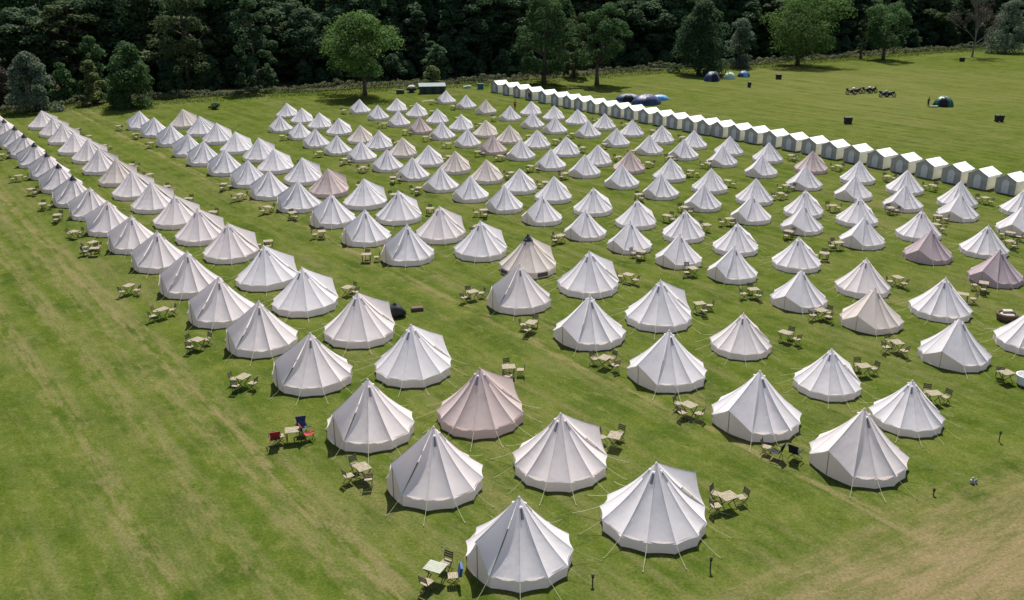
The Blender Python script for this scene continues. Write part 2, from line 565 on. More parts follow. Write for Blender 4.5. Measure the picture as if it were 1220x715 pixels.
m.lathe([(0.44, TH - 0.50), (0.28, TH - 0.26), (0.10, TH - 0.04), (0.06, TH + 0.06), (0.01, TH + 0.09)], 11)
CAPM = m.mesh('cap')
m = MB(); m.lathe([(0.075, TH - 0.10), (0.06, TH - 0.03), (0.03, TH + 0.02), (0.005, TH + 0.035)], 8); TIP = m.mesh('apex_cap', True)

ORD = ['first', 'second', 'third', 'fourth', 'fifth', 'sixth', 'seventh', 'eighth', 'ninth', 'tenth', 'eleventh', 'twelfth', 'thirteenth',
       'fourteenth', 'fifteenth', 'sixteenth', 'seventeenth', 'eighteenth', 'nineteenth', 'twentieth']
ROWN = ['leftmost row', 'second row from left', 'third row from left', 'fourth row from left', 'fifth row from left', 'fifth row from right',
        'fourth row from right', 'third row from right', 'second row from right', 'row beside the huts']
L1 = [(-5, 133), (4, 142, 'k'), (17, 151, 'k'), (28, 160, 'k'), (40, 170, 'k'), (55, 182, 'k'), (69, 195.5, 'k'), (86, 210, 'k'), (107, 223), (128, 239), (156, 256),
      (187, 275), (223, 300), (260, 329), (308, 358.5), (369.5, 396), (438, 452), (516.5, 509), (618.5, 591.5, 'W')]
L2 = [(49, 131), (62, 139), (73.5, 146.6), (87, 157), (104, 165.4), (117, 177), (137.5, 189, 'c'), (156, 202.4), (179.3, 216), (207.6, 231.6), (235, 248),
      (271, 265.4), (314, 292.4, 'W'), (359.4, 317.5, 'W'), (425.6, 348.7), (489.5, 387.5, 'W'), (571.5, 438.4, 'p'), (668, 490.8), (782, 551.6, 'W')]
M1 = [(166, 131.5), (183.3, 139), (203, 148.3), (223.6, 159), (242, 168), (267.5, 178), (295, 190.2), (320.5, 202.5), (354.7, 215.4), (394.7, 230.7),
      (434.7, 249), (485, 267.8), (619, 315, 'w'), (703, 350.8), (797.5, 392.5), (905.5, 441.5), (1030, 487, 'w')]
M2 = [(217, 130, 'c'), (237.3, 138), (257.4, 146), (279.6, 156.2), (307.6, 164.3), (325.6, 176), (359.4, 187.7), (389.8, 200.2, 'p'), (433, 212.4),
      (474, 227.5), (523.5, 246, 'w'), (572, 263.2), (629, 280, 'ck'), (702, 299.2), (787, 332.7), (886, 372.2, 'w'), (991, 415), (1087.5, 452)]
N1 = [(333, 137), (357, 144.6), (375.5, 153), (401.3, 160.4), (430, 167.5), (460.8, 177.6), (491, 186.8), (524.6, 198.3), (560.2, 209), (601, 220.4),
      (646.4, 233), (697.6, 249), (751.3, 262.5), (810.2, 277.8), (875.4, 293), (955.3, 320.5), (1043, 341.7, 'c'), (1144, 378.2)]
N2 = [(341, 122), (359, 128.3), (380, 134), (403, 140.4), (428.8, 148.8, 'c'), (451, 155.2), (479, 163.2, 'c'), (510, 172.6), (542, 179.8, 'c'),
      (579, 189.8, 'c'), (618.7, 200.3), (659.8, 210), (706.8, 223.4), (759, 237.5), (816.4, 251), (878.6, 265), (952, 282), (1032.5, 307.4, 'w'),
      (1127, 330.3), (1236, 364)]
O1 = [(428.3, 117.8), (450, 124.5), (474.5, 131.2), (500, 138.5, 'p'), (526.3, 144.6), (557, 152.5), (587, 159.7, 'p'), (620.5, 165.8), (656.3, 176.2),
      (697, 183.6), (741.3, 195), (788, 206), (839, 218.7), (897, 232), (958, 243), (1030.7, 258), (1110, 273.3, 'm'), (1191.8, 297, 'm')]
O2 = [(472.3, 116.3), (496, 122), (520.7, 128.7), (549, 135.9), (578.3, 142.4, 'c'), (606.8, 148.8, 'c'), (639.8, 154), (674.4, 162.2), (712, 172),
      (750.5, 179.3, 'p'), (799, 188), (847.4, 200), (901, 212.3), (959.8, 226), (1024.5, 235), (1098.7, 250.6), (1178, 267.7)]
P1 = [(531.3, 107.3), (555.3, 112.7), (578.8, 118.3, 'c'), (607.7, 125.3), (634.5, 132.9), (661.5, 138.5), (701, 142.5), (735, 152), (774, 160.2),
      (815, 165.3), (861.6, 172.6), (908.6, 183.5), (960.3, 196.5), (1019.4, 207.8), (1079, 219.1), (1144.8, 229.2), (1219, 245)]
P2 = [(632.8, 120), (660, 125), (687.8, 129.5), (720.5, 134.5), (753.3, 142), (788.5, 148.8), (827, 154.3), (869.8, 161.4), (916.5, 169), (968.4, 179.5, 'p'),
      (1024.5, 190.7), (1081.6, 201.5), (1144.8, 215.9), (1222, 224.2)]
ROWS = [L1, L2, M1, M2, N1, N2, O1, O2, P1, P2]
def size_of(row, i, y):
    if row < 4 and not (row == 3 and i >= 15):
        return float(np.interp(y, [125, 139, 178, 215, 249, 315, 500, 600], [4.4, 4.5, 4.65, 4.72, 4.85, 5.08, 5.15, 5.05]))
    if row == 3:
        return 4.2
    return float(np.interp(y, [110, 150, 200, 260, 293, 320, 378], [3.7, 4.0, 4.2, 4.2, 4.25, 4.45, 4.7]))

TINT = {'w': 'warm white', 'W': 'white', 'c': 'cream', 'p': 'pinkish beige', 'm': 'mauve'}
TENTS = []
rg = random.Random(11)
for ri, row in enumerate(ROWS):
    for i, spec in enumerate(row):
        x, y = spec[0], spec[1]
        code = spec[2] if len(spec) > 2 else ''
        cap = 'k' in code
        code = code.replace('k', '')
        tint = TINT[code] if code else ('warm white' if ri < 2 else 'white')
        D = size_of(ri, i, y)
        sc = D / 5.0
        p = ground(x, y, TH * sc)
        p.z = 0
        face = FRONT if ri % 2 == 0 else -FRONT
        rz = math.atan2(face.y, face.x) + R(rg.uniform(-7, 7))
        nth = ORD[len(row) - 1 - i]
        label = f"{tint}{' black-capped' if cap else ''} bell tent, {nth} from the front in the {ROWN[ri]}"
        t = thing('bell_tent', label, 'tent', p, rz, 'bell tents pitched in rows on the field', sc)
        mat = CANV[tint]
        tinted = tint in ('pinkish beige', 'mauve', 'cream')
        near = y > 222
        K = TYPE_A if (ri < 2 or (ri == 2 and i < 13) or (ri == 3 and i < 15)) else TYPE_B
        K = K[rg.randrange(4)]
        t.scale = (sc * rg.uniform(0.98, 1.02), sc * rg.uniform(0.98, 1.02), sc * rg.uniform(0.98, 1.02))
        if near:
            for pm in K['panels']:
                link('roof_panel', pm, mat, t)
            for v, h in K['vents']:
                vo = link('vent', v, M_VENT, t)
                link('vent_hood', h, CANV['white'], vo)
            for d in K['doors']:
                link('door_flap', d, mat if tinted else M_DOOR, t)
            link('door_zip', K['zip'], M_ZIP, t)
            for r_, pg in K['ropes']:
                ro = link('guy_rope', r_, M_ROPE, t)
                if y > 300:
                    link('peg', pg, M_PEG, ro)
        else:
            link('roof', K['roof'], mat, t)
            for d in K['doors']:
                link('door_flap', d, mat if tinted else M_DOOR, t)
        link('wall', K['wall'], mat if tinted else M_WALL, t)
        if cap:
            if ri == 3:
                for k_ in (5, 8):       # two dark mesh windows low in the wall
                    st_ = (360 - 44) / 11
                    e0, e1 = [Vector((TR * math.cos(R(a_)), TR * math.sin(R(a_)), 0)) for a_ in (22 + st_ * k_, 22 + st_ * (k_ + 1))]
                    m = MB()
                    m.add([e0.lerp(e1, f) * 0.99 + Vector((0, 0, z)) for f, z in ((0.1, 0.12), (0.9, 0.12), (0.9, 0.46), (0.1, 0.46))], [(0, 1, 2, 3)])
                    link('window', m.mesh('window'), M_VENTD, t)
            link('cap', CAPM, M_CAP, t)
        elif near:
            link('apex_cap', TIP, mat, t)
        TENTS.append((ri, i, p, face, sc, nth, y))

# ------------------------------------------------------------------ huts
hw, hd, hh, hp = 1.18, 2.7, 1.62, 2.22
m = MB()
m.add([(-hw, 0, 0), (hw, 0, 0), (hw, hd, 0), (-hw, hd, 0), (-hw, 0, hh), (hw, 0, hh), (hw, hd, hh), (-hw, hd, hh), (0, hd, hp)],
      [(1, 2, 6, 5), (3, 0, 4, 7), (2, 3, 7, 8, 6)])
HUT_W = m.mesh('side_wall')
m = MB()
m.add([(-hw, 0, 0), (hw, 0, 0), (hw, 0, hh), (0, 0, hp), (-hw, 0, hh), (-hw, 0.05, 0), (hw, 0.05, 0), (hw, 0.05, hh), (0, 0.05, hp), (-hw, 0.05, hh)],
      [(0, 1, 2, 3, 4), (9, 8, 7, 6, 5)])
HUT_F = m.mesh('front_wall')
def roof_side(sg):
    m = MB()
    ov, ex = 0.10, 0.13
    e = Vector((sg * (hw + ex), 0, hh - ex * (hp - hh) / hw))
    th = Vector((0, 0, 0.05))
    rows = []
    n = 3
    for i in range(n + 1):
        f = i / n
        q = Vector((0.0, 0, hp + 0.01)).lerp(e, f)
        q.z -= 0.03 * math.sin(PI * f)
        rows.append(q)
    vs = []
    for q in rows:
        for yy in (-ov, hd + ov):
            vs += [Vector((q.x, yy, q.z)), Vector((q.x, yy, q.z)) + th]
    fs = []
    for i in range(n):
        a, b = i * 4, (i + 1) * 4
        fs += [(a + 1, a + 3, b + 3, b + 1), (a, b, b + 2, a + 2), (a, a + 1, b + 1, b), (a + 2, b + 2, b + 3, a + 3)]
    fs.append((n * 4, n * 4 + 1, n * 4 + 3, n * 4 + 2))
    m.add(vs, fs)
    return m.mesh('roof_slope')
HUT_R = [roof_side(-1), roof_side(1)]
m = MB()      # arched door leaf standing proud of the front
pts = [(-0.42, 0.06), (0.42, 0.06), (0.42, 1.2)] + [(0.42 * math.cos(a), 1.2 + 0.42 * math.sin(a)) for a in np.linspace(0.3, PI - 0.3, 7)] + [(-0.42, 1.2)]
k = len(pts)
m.add([(x, -0.035, z) for x, z in pts] + [(x, 0.0, z) for x, z in pts],
      [tuple(range(k))] + [(i, i + k, (i + 1) % k + k, (i + 1) % k) for i in range(k)])
HUT_D = m.mesh('door')
m = MB()
for x in (-0.46, 0.46):
    m.box((x, -0.02, 0.62), (0.05, 0.05, 1.2))
HUT_T = m.mesh('door_frame')
HUTS = [(589, 96.6), (602, 99.3), (613.7, 101.9), (626, 105), (640, 108.4), (654, 111.4), (668, 114.2), (682, 116.6), (697, 119.4), (712, 122), (728, 124.6), (745, 127),
        (762, 130.2), (779, 133.4), (796, 136.6), (815, 140), (834.5, 142.8), (854.4, 145.2), (875.4, 148.5), (897.2, 151.8), (919.8, 155.5), (943.3, 159.7),
        (967, 163.9), (991, 168.4), (1017, 173.6), (1045, 178.9), (1072.5, 184.9), (1101.5, 190.7), (1133, 196.7), (1165, 202.2), (1199, 208.2), (1236, 214)]
hg = [ground(x, y, hp) for x, y in HUTS]
A, B = hg[0], hg[-1]
row_d = (B - A); row_d.z = 0; row_d.normalize()
for i, p in enumerate(hg):
    # squared up on the common front line
    q = A + row_d * (p - A).dot(row_d)
    q = q.lerp(p, 0.35)
    q.z = 0
    nth = ORD[i] if i < 20 else ['eleventh', 'tenth', 'ninth', 'eighth', 'seventh', 'sixth', 'fifth', 'fourth', 'third', 'second', 'first', 'edge'][i - 21 + 0] if i >= 21 else 'twelfth from right'
    if i < 16:
        lab = f"white roofed grey fronted hut, {ORD[i]} from the wood end of the row"
    else:
        j = len(HUTS) - 1 - i
        lab = f"white roofed grey fronted hut, {ORD[j]} from the near right end of the row"
    rz = math.atan2(row_d.y, row_d.x) + R(rg.uniform(-2, 2))
    t = thing('camping_hut', lab, 'hut', q, rz, 'white roofed huts standing in a row')
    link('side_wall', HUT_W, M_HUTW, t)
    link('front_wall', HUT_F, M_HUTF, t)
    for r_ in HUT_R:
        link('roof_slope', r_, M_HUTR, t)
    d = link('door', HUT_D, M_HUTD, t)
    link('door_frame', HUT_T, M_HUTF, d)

# ------------------------------------------------------------------ garden furniture
m = MB()
for i in range(7):
    m.box((0, -0.30 + i * 0.10, 0.72), (0.84, 0.088, 0.025))
m.box((-0.33, 0, 0.695), (0.05, 0.62, 0.03)); m.box((0.33, 0, 0.695), (0.05, 0.62, 0.03))
TBL_TOP = m.mesh('table_top')
TBL_LEG = []
for sx in (-0.35, 0.35):
    for sg in (-1, 1):
        m = MB()
        m.tube([(sx + 0.03 * sg, -0.30 * sg, 0), (sx + 0.03 * sg, 0.30 * sg, 0.69)], 0.026, 4)
        TBL_LEG.append(m.mesh('leg'))
m = MB()
for i in range(5):
    m.box((0, -0.19 + i * 0.095, 0.45), (0.42, 0.083, 0.022))
CH_SEAT = m.mesh('seat')
m = MB()
for i in range(3):
    m.box((0, 0.235 + i * 0.024, 0.62 + i * 0.105), (0.40, 0.02, 0.085), m=Matrix.Rotation(R(-12), 3, 'X'))
CH_BACK = m.mesh('backrest')
CH_LEG = []
for sx in (-0.21, 0.21):
    m = MB(); m.tube([(sx, -0.26, 0), (sx, 0.20, 0.45), (sx, 0.30, 0.90)], 0.02, 4); CH_LEG.append(m.mesh('leg'))
    m = MB(); m.tube([(sx * 0.88, 0.27, 0), (sx * 0.88, -0.19, 0.45)], 0.02, 4); CH_LEG.append(m.mesh('leg'))
# folding camp chair with fabric sling
m = MB(); m.add([(-0.28, -0.25, 0.46), (0.28, -0.25, 0.46), (0.22, 0.02, 0.39), (-0.22, 0.02, 0.39), (0.27, 0.25, 0.43), (-0.27, 0.25, 0.43)], [(0, 1, 2, 3), (3, 2, 4, 5)]); CC_SEAT = m.mesh('seat')
m = MB(); m.add([(-0.29, 0.25, 0.44), (0.29, 0.25, 0.44), (0.24, 0.36, 0.70), (-0.24, 0.36, 0.70), (0.30, 0.42, 1.0), (-0.30, 0.42, 1.0), (-0.29, 0.28, 0.44), (0.29, 0.28, 0.44), (0.24, 0.39, 0.70), (-0.24, 0.39, 0.70), (0.30, 0.45, 1.0), (-0.30, 0.45, 1.0)],
        [(0, 1, 2, 3), (3, 2, 4, 5), (9, 8, 7, 6), (11, 10, 8, 9), (5, 4, 10, 11)]); CC_BACK = m.mesh('backrest')
CC_LEG = []
for p, q in (((-0.3, -0.28, 0), (0.28, -0.26, 0.46)), ((0.3, -0.28, 0), (-0.28, -0.26, 0.46)), ((-0.3, 0.3, 0), (0.29, 0.42, 1.0)), ((0.3, 0.3, 0), (-0.29, 0.42, 1.0))):
    m = MB(); m.tube([p, q], 0.016, 4); CC_LEG.append(m.mesh('leg'))
m = MB(); m.box((-0.31, 0, 0.62), (0.06, 0.5, 0.02)); CC_ARM = [m.mesh('armrest')]
m = MB(); m.box((0.31, 0, 0.62), (0.06, 0.5, 0.02)); CC_ARM.append(m.mesh('armrest'))
m = MB()
m.add([(-0.25, 0.20, 0.52), (0.25, 0.20, 0.52), (0.26, 0.30, 0.95), (-0.26, 0.30, 0.95), (0.25, 0.40, 0.92), (-0.25, 0.40, 0.92), (0.27, 0.34, 0.50), (-0.24, 0.34, 0.46)],
      [(0, 1, 2, 3), (3, 2, 4, 5), (5, 4, 6, 7), (0, 3, 5, 7), (1, 6, 4, 2)])
JACKET = m.mesh('jacket')

def table(p, rz, label, top=None):
    t = thing('garden_table', label, 'table', p, rz, 'folding tables outside the tents')
    link('table_top', TBL_TOP, top or M_WOOD, t)
    for l in TBL_LEG: link('leg', l, M_WOODD, t)
    return t
def chair(p, rz, label, mat=None):
    t = thing('folding_chair', label, 'chair', p, rz, 'folding wooden chairs outside the tents')
    link('seat', CH_SEAT, mat or M_WOOD, t)
    link('backrest', CH_BACK, M_WOODD, t)
    for l in CH_LEG: link('leg', l, M_WOODD, t)
    return t
def camp_chair(p, rz, label, mat):
    t = thing('camp_chair', label, 'chair', p, rz, 'fabric camp chairs outside the tents')
    link('seat', CC_SEAT, mat, t)
    link('backrest', CC_BACK, mat, t)
    for l in CC_LEG: link('leg', l, M_BLACK, t)
    for a in CC_ARM: link('armrest', a, M_BLACKFAB, t)
    return t

EXPL = {(0, 18): (519, 692), (0, 17): (436, 571), (0, 16): (350, 526), (0, 15): (291, 461), (0, 14): (237, 416), (0, 13): (195, 379), (0, 12): (155, 350), (0, 11): (117, 297),
        (2, 16): (932, 545), (2, 15): (829, 496), (2, 14): (720, 438), (2, 13): (633, 395), (2, 12): (570, 358), (2, 11): (437, 312), (2, 10): (384, 284), (2, 9): (349, 261),
        (4, 17): (1074, 420), (4, 16): (987, 378), (4, 15): (900, 355), (4, 14): (829, 329), (4, 13): (763, 308), (1, 18): (866, 606), (1, 16): (606, 449)}
RT = ['leftmost row', 'second row from left', 'third row from left', 'fourth row from left', 'fifth row from left', 'fifth row from right',
      'fourth row from right', 'third row from right', 'second row from right', 'row by the huts']
nch = 0
rc = random.Random(5)
for ri, i, p, face, sc, nth, y in TENTS:
    key = (ri, i)
    ex = EXPL.get(key)
    if not ex and rc.random() < (0.30 if (ri % 2 or y < 190) else 0.08):
        continue
    if key in ((2, 16), (1, 14)):
        continue
    if ex:
        c = ground(*ex)
    else:
        c = p + face * (rc.uniform(3.2, 3.7) * (0.55 + 0.45 * sc)) - ROW * rc.uniform(-0.3, 1.2)
        if ri in (8, 9) and ri == 9:
            c = p + face * rc.uniform(2.7, 3.0) - ROW * rc.uniform(1.2, 2.2)
    for _ in range(3):      # keep clear of every tent
        for _r, _i, p2, _f, s2, _n, _y in TENTS:
            gap = (c - p2).length
            need = 2.55 * s2 + (1.15 if y > 165 else 0.85)
            if gap < need:
                c = p2 + (c - p2) * (need / gap)
    ang = math.atan2(face.y, face.x) + R(rc.uniform(-35, 35)) + (PI / 2 if rc.random() < 0.5 else 0)
    grey = key == (0, 18)
    table(c, ang, f"{'grey' if grey else 'pale'} folding table outside the {nth} tent from the front, {RT[ri]}", M_GREYTOP if grey else None)
    n = 3 if (ex and y > 300) else 2 if (ex or y > 165) else 1
    sides = [(0, 0.72), (0, -0.72), (0.80, 0), (-0.8, 0)]
    rc.shuffle(sides)
    M3 = Matrix.Rotation(ang, 3, 'Z')
    offs = [M3 @ Vector((dx + rc.uniform(-0.1, 0.1), dy + rc.uniform(-0.08, 0.12), 0)) for dx, dy in sides[:n]]
    offs.sort(key=lambda o_: o_.x)
    for j, off in enumerate(offs):
        if nch >= 290: break
        nch += 1
        rz = math.atan2(-off.y, -off.x) + PI / 2 + R(rc.uniform(-28, 28))
        if n == 1:
            where = 'at'
        else:
            where = 'left of' if j == 0 else 'right of' if j == n - 1 else 'behind' if off.y > 0 else 'in front of'
        q = c + off
        lab = f"folding chair {where} table by {nth} tent from front, {RT[ri]}"
        if key == (0, 16):
            if j == 0: chair(q, rz, lab)
        elif grey and where == 'right of':
            chair(q, rz, 'folding chair with blue jacket over its back by the grey table')
            tag(link('jacket', JACKET, M_BLUE, None, q, rz), 'blue jacket hung over the back of a folding chair', 'jacket')
        else:
            chair(q, rz, lab)
camp_chair(ground(328, 530), R(200), 'red camp chair standing left of a table by the third tent', M_RED)
camp_chair(ground(368, 524), R(120), 'red camp chair right of the table beside blue camp chair', M_RED)
camp_chair(ground(360, 519), R(15), 'dark blue camp chair behind the table with red chairs', M_NAVY)
camp_chair(ground(923, 546), R(230), 'black camp chair furthest from the large warm white tent', M_BLACKFAB)
camp_chair(ground(947, 547), R(140), 'black camp chair closest to the large warm white tent', M_BLACKFAB)
chair(ground(912, 541), R(60), 'pale folding chair behind the two black camp chairs')
camp_chair(ground(104, 304), R(120), 'navy camp chair alone on grass left of the leftmost row', M_NAVY)
table(ground(1197, 456), R(20), 'pale folding table at the right edge near a white tub')
chair(ground(1190, 450), R(150), 'folding chair behind the table at the right edge')

# ------------------------------------------------------------------ odd things on the camp site
def bag(px, py, w, h, label, mat, name='rubbish_bag'):
    rr = random.Random(px)
    m = MB()
    n = 14
    prof = [(0.55, 0), (0.95, 0.15), (1.0, 0.4), (0.82, 0.7), (0.45, 0.9), (0.12, 0.98), (0.16, 1.08)]
    vs, k = [], 0
    for r_, z in prof:
        for j in range(n):
            a = 2 * PI * j / n
            f = 1 + 0.14 * math.sin(3 * a + z * 5) + rr.uniform(-0.09, 0.09)
            vs.append((r_ * f * w / 2 * math.cos(a), r_ * f * w / 2 * 0.8 * math.sin(a), z * h))
    fs = [(i * n + j, i * n + (j + 1) % n, (i + 1) * n + (j + 1) % n, (i + 1) * n + j) for i in range(len(prof) - 1) for j in range(n)]
    fs += [tuple(range(n - 1, -1, -1)), tuple(range((len(prof) - 1) * n, len(prof) * n))]
    m.add(vs, fs)
    return tag(link(name, m.mesh(name, True), mat, None, ground(px, py)), label, 'bag')
bag(471, 377, 1.5, 1.0, 'black crumpled rubbish bag on grass beside a white bell tent', M_BLACK)

m = MB()
m.lathe([(0.62, 0), (0.72, 0.2), (0.74, 0.48), (0.66, 0.56), (0.58, 0.52), (0.55, 0.3), (0.02, 0.28)], 18)
t = thing('basket_seat', 'round brown woven basket seat on grass at the right edge', 'seat', ground(1199, 381))
link('basket', m.mesh('basket'), M_RATTAN, t)
m = MB(); m.lathe([(0.5, 0.30), (0.54, 0.37), (0.48, 0.45), (0.02, 0.47)], 14); link('cushion', m.mesh('cushion', True), M_TARP, t)
m = MB()
m.box((0.1, 0.25, 0.6), (0.7, 0.28, 0.14), m=Matrix.Rotation(R(12), 3, 'X')); link('bolster', m.mesh('bolster'), M_TARP, t)

m = MB(); m.lathe([(0.42, 0), (0.5, 0.08), (0.55, 0.62), (0.6, 0.66), (0.55, 0.66), (0.48, 0.2), (0.02, 0.18)], 20)
tag(link('tub', m.mesh('tub'), M_WHITE, None, ground(1221, 458)), 'white round plastic tub cut by the right edge', 'tub')

m = MB(); m.box((0, 0, 0.12), (0.9, 0.5, 0.24)); m.box((0, 0, 0.26), (0.8, 0.42, 0.05))
tag(link('log_box', m.mesh('log_box'), M_RATTAN, None, ground(497, 370), R(15)), 'low brown box on the grass near the black bag', 'box')

def post_lamp(px, py, h, label, mat):
    t = thing('path_light', label, 'light', ground(px, py), 0, 'short path lights stuck in the grass')
    m = MB(); m.tube([(0, 0, -0.05), (0, 0, h - 0.14)], 0.03, 6); link('stake', m.mesh('stake'), M_BLACK, t)
    m = MB(); m.lathe([(0.04, h - 0.15), (0.06, h - 0.12), (0.06, h - 0.02), (0.09, h - 0.01), (0.02, h + 0.05)], 10); link('head', m.mesh('head'), M_BLACK, t)
post_lamp(846, 680, 0.65, 'black path light in the grass by the nearest right tent', M_BLACK)
post_lamp(706, 697, 0.5, 'grey path light in the grass right of the nearest tent', M_GREY)
post_lamp(1190, 526, 0.6, 'black path light alone in the grass at far right', M_BLACK)
post_lamp(1112, 590, 0.35, 'small dark path light by a peg of the right tent', M_BLACK)
m = MB()
m.lathe([(0.09, 0), (0.11, 0.05), (0.11, 0.2), (0.05, 0.26), (0.04, 0.3)], 10); m.box((0, 0, 0.33), (0.16, 0.03, 0.04)); m.lathe([(0.05, 0), (0.06, 0.2), (0.02, 0.26)], 8, (0.2, -0.08, 0))
tag(link('water_can', m.mesh('water_can'), M_GREY, None, ground(1158, 576), R(30)), 'small grey water can standing on grass by the dry strip', 'can')
for x, y in ((957, 402), (467, 324)): pass

# ------------------------------------------------------------------ people
def person(px, py, h, rz, label, shirt, legs, hair=M_HAIR):
    t = thing('person', label, 'person', ground(px, py), rz)
    k = h / 1.75
    J = {'hip': (0, 0, 0.95), 'waist': (0, 0, 1.10), 'chest': (0, 0.0, 1.34), 'neck': (0, 0, 1.50), 'head': (0, -0.02, 1.60), 'crown': (0, -0.01, 1.72),
         'shl': (0.19, 0, 1.42), 'ell': (0.25, 0.03, 1.14), 'wrl': (0.24, -0.10, 0.90), 'hal': (0.24, -0.13, 0.82),
         'shr': (-0.19, 0, 1.42), 'elr': (-0.25, 0.03, 1.14), 'wrr': (-0.23, -0.06, 0.89), 'har': (-0.23, -0.08, 0.81),
         'hpl': (0.10, 0, 0.90), 'knl': (0.11, -0.05, 0.50), 'anl': (0.11, 0.02, 0.09), 'tol': (0.13, -0.15, 0.03),
         'hpr': (-0.10, 0, 0.90), 'knr': (-0.11, 0.02, 0.50), 'anr': (-0.12, 0.10, 0.09), 'tor': (-0.14, -0.06, 0.03)}
    E = [('hip', 'waist'), ('waist', 'chest'), ('chest', 'neck'), ('neck', 'head'), ('head', 'crown'), ('chest', 'shl'), ('shl', 'ell'), ('ell', 'wrl'), ('wrl', 'hal'),
         ('chest', 'shr'), ('shr', 'elr'), ('elr', 'wrr'), ('wrr', 'har'), ('hip', 'hpl'), ('hpl', 'knl'), ('knl', 'anl'), ('anl', 'tol'),
         ('hip', 'hpr'), ('hpr', 'knr'), ('knr', 'anr'), ('anr', 'tor')]
    RD = {'hip': 0.145, 'waist': 0.13, 'chest': 0.155, 'neck': 0.058, 'head': 0.098, 'crown': 0.075, 'sh': 0.068, 'el': 0.043, 'wr': 0.032, 'ha': 0.036,
          'hp': 0.09, 'kn': 0.06, 'an': 0.042, 'to': 0.036}
    def skin(name, keys, mat, grow, parent):
        ks = [q for q in J if q in keys]
        me = bpy.data.meshes.new(name)
        me.from_pydata([Vector(J[q]) * k for q in ks], [(ks.index(a), ks.index(b)) for a, b in E if a in keys and b in keys], [])
        o = link(name, me, mat, parent)
        o.modifiers.new('skin', 'SKIN')
        lay = me.skin_vertices[0].data if me.skin_vertices else None
        for i, q in enumerate(ks):
            r_ = RD.get(q) or RD[q[:2]]
            r_ = r_ * k * grow
            lay[i].radius = (r_, r_ * (0.75 if q in ('waist', 'chest', 'hip') else 1))
            lay[i].use_root = (i == 0)
        sb = o.modifiers.new('sub', 'SUBSURF'); sb.levels = 1; sb.render_levels = 1
        return o
    body = skin('body', set(J), M_SKIN, 1.0, t)
    skin('shirt', {'waist', 'chest', 'shl', 'ell', 'shr', 'elr', 'hip'}, shirt, 1.14, t)
    skin('trousers', {'hip', 'hpl', 'knl', 'anl', 'hpr', 'knr', 'anr'}, legs, 1.16, t)
    m = MB(); m.lathe([(0.103 * k, 1.62 * k), (0.112 * k, 1.70 * k), (0.085 * k, 1.77 * k), (0.01, 1.795 * k)], 10); link('hair', m.mesh('hair', True), hair, t)
    return t
person(613.5, 131, 1.8, R(20), 'person in dark red top walking between the tents and huts', M_RED, M_DENIM)
person(630.5, 119.5, 1.75, R(200), 'person in black standing against a grey hut front', M_BLACKFAB, M_DENIM)
person(1105.5, 127, 1.7, R(-60), 'person in dark clothes standing beside the green dome tent', M_BLACKFAB, M_DENIM)

# ------------------------------------------------------------------ small tents, bikes and bins on the far field
def dome(px, py, wx, wy, h, label, mat, rz=0.0, panelmat=None, group='small camping tents on the far field', opened=False):
    t = thing('dome_tent', label, 'tent', ground(px, py), rz, group)
    n, kk = 20, 8
    m = MB()
    vs = []
    for i in range(kk + 1):
        f = i / kk
        for j in range(n):
            a = 2 * PI * j / n
            sq = 1 - 0.10 * math.cos(4 * a) ** 2 * (1 - f)
            rr = math.cos(f * PI / 2) ** 0.85
            sag = 1 - 0.12 * abs(math.sin(2 * a))
            vs.append((wx / 2 * rr * sq * math.cos(a), wy / 2 * rr * sq * math.sin(a), h * math.sin(f * PI / 2) * sag if i < kk else h))
    m.add(vs, [(i * n + j, i * n + (j + 1) % n, (i + 1) * n + (j + 1) % n, (i + 1) * n + j) for i in range(kk) for j in range(n)])
    link('flysheet', m.mesh('flysheet', True), mat, t)
    m = MB()
    vs = []
    for i in range(6):
        f = i / 5
        for a in np.linspace(-0.42, 0.42, 4):
            vs.append((wx / 2 * 1.01 * math.cos(f * 1.05) ** 0.75 * math.cos(a - PI / 2) * 0.98 + 0, -wy / 2 * 1.03 * math.cos(f * 1.05) ** 0.75 * math.cos(a), 0.03 + h * 0.99 * math.sin(f * 1.05)))
    m.add(vs, [(i * 4 + j, i * 4 + j + 1, i * 4 + 5 + j, i * 4 + 4 + j) for i in range(5) for j in range(3)])
    link('door_panel', m.mesh('door_panel', True), panelmat or mat, t)
    for a0 in (PI / 4, 3 * PI / 4):
        m = MB()
        pts = []
        for i in range(11):
            f = i / 10 * PI
            c_ = math.cos(f)
            sg = 1 if c_ >= 0 else -1
            rr = abs(c_) ** 0.75 * sg
            pts.append((wx / 2 * rr * 0.93 * math.cos(a0), wy / 2 * rr * 0.93 * math.sin(a0), h * math.sin(f) + 0.03))
        m.tube(pts, 0.025, 4)
        link('pole', m.mesh('pole'), M_GREY, t)
    return t
dome(770, 124, 5.8, 4.2, 1.75, 'large navy dome tent behind the row of white roofed huts', M_NAVY, R(20))
dome(749, 120.5, 5.4, 3.0, 1.35, 'dark blue low tent left of the large navy dome', M_NAVY, R(-10), M_BLACKFAB)
dome(786, 119, 3.6, 2.4, 0.95, 'light blue tent right of the large navy dome', M_SKYBLUE, R(0))
dome(848, 96.5, 3.6, 3.2, 2.0, 'navy dome tent in the shade of the big dark tree', M_NAVY, R(15), M_BLACKFAB)
dome(869, 94, 2.6, 2.2, 1.45, 'pale green dome tent between two blue tents', M_PALEG, R(-10))
dome(886, 91.5, 2.9, 2.4, 1.3, 'small blue and white dome tent right of the pale green one', M_NAVY, R(10), M_SKYBLUE)
gt = dome(1123.5, 126.5, 3.7, 2.8, 1.75, 'dark green dome tent alone on the open far field', M_DGREEN, R(-25), M_BLACKFAB)
m = MB(); m.box((0, 0, 0.14), (0.9, 0.5, 0.28)); m.box((-0.6, 0.3, 0.1), (0.5, 0.4, 0.2))
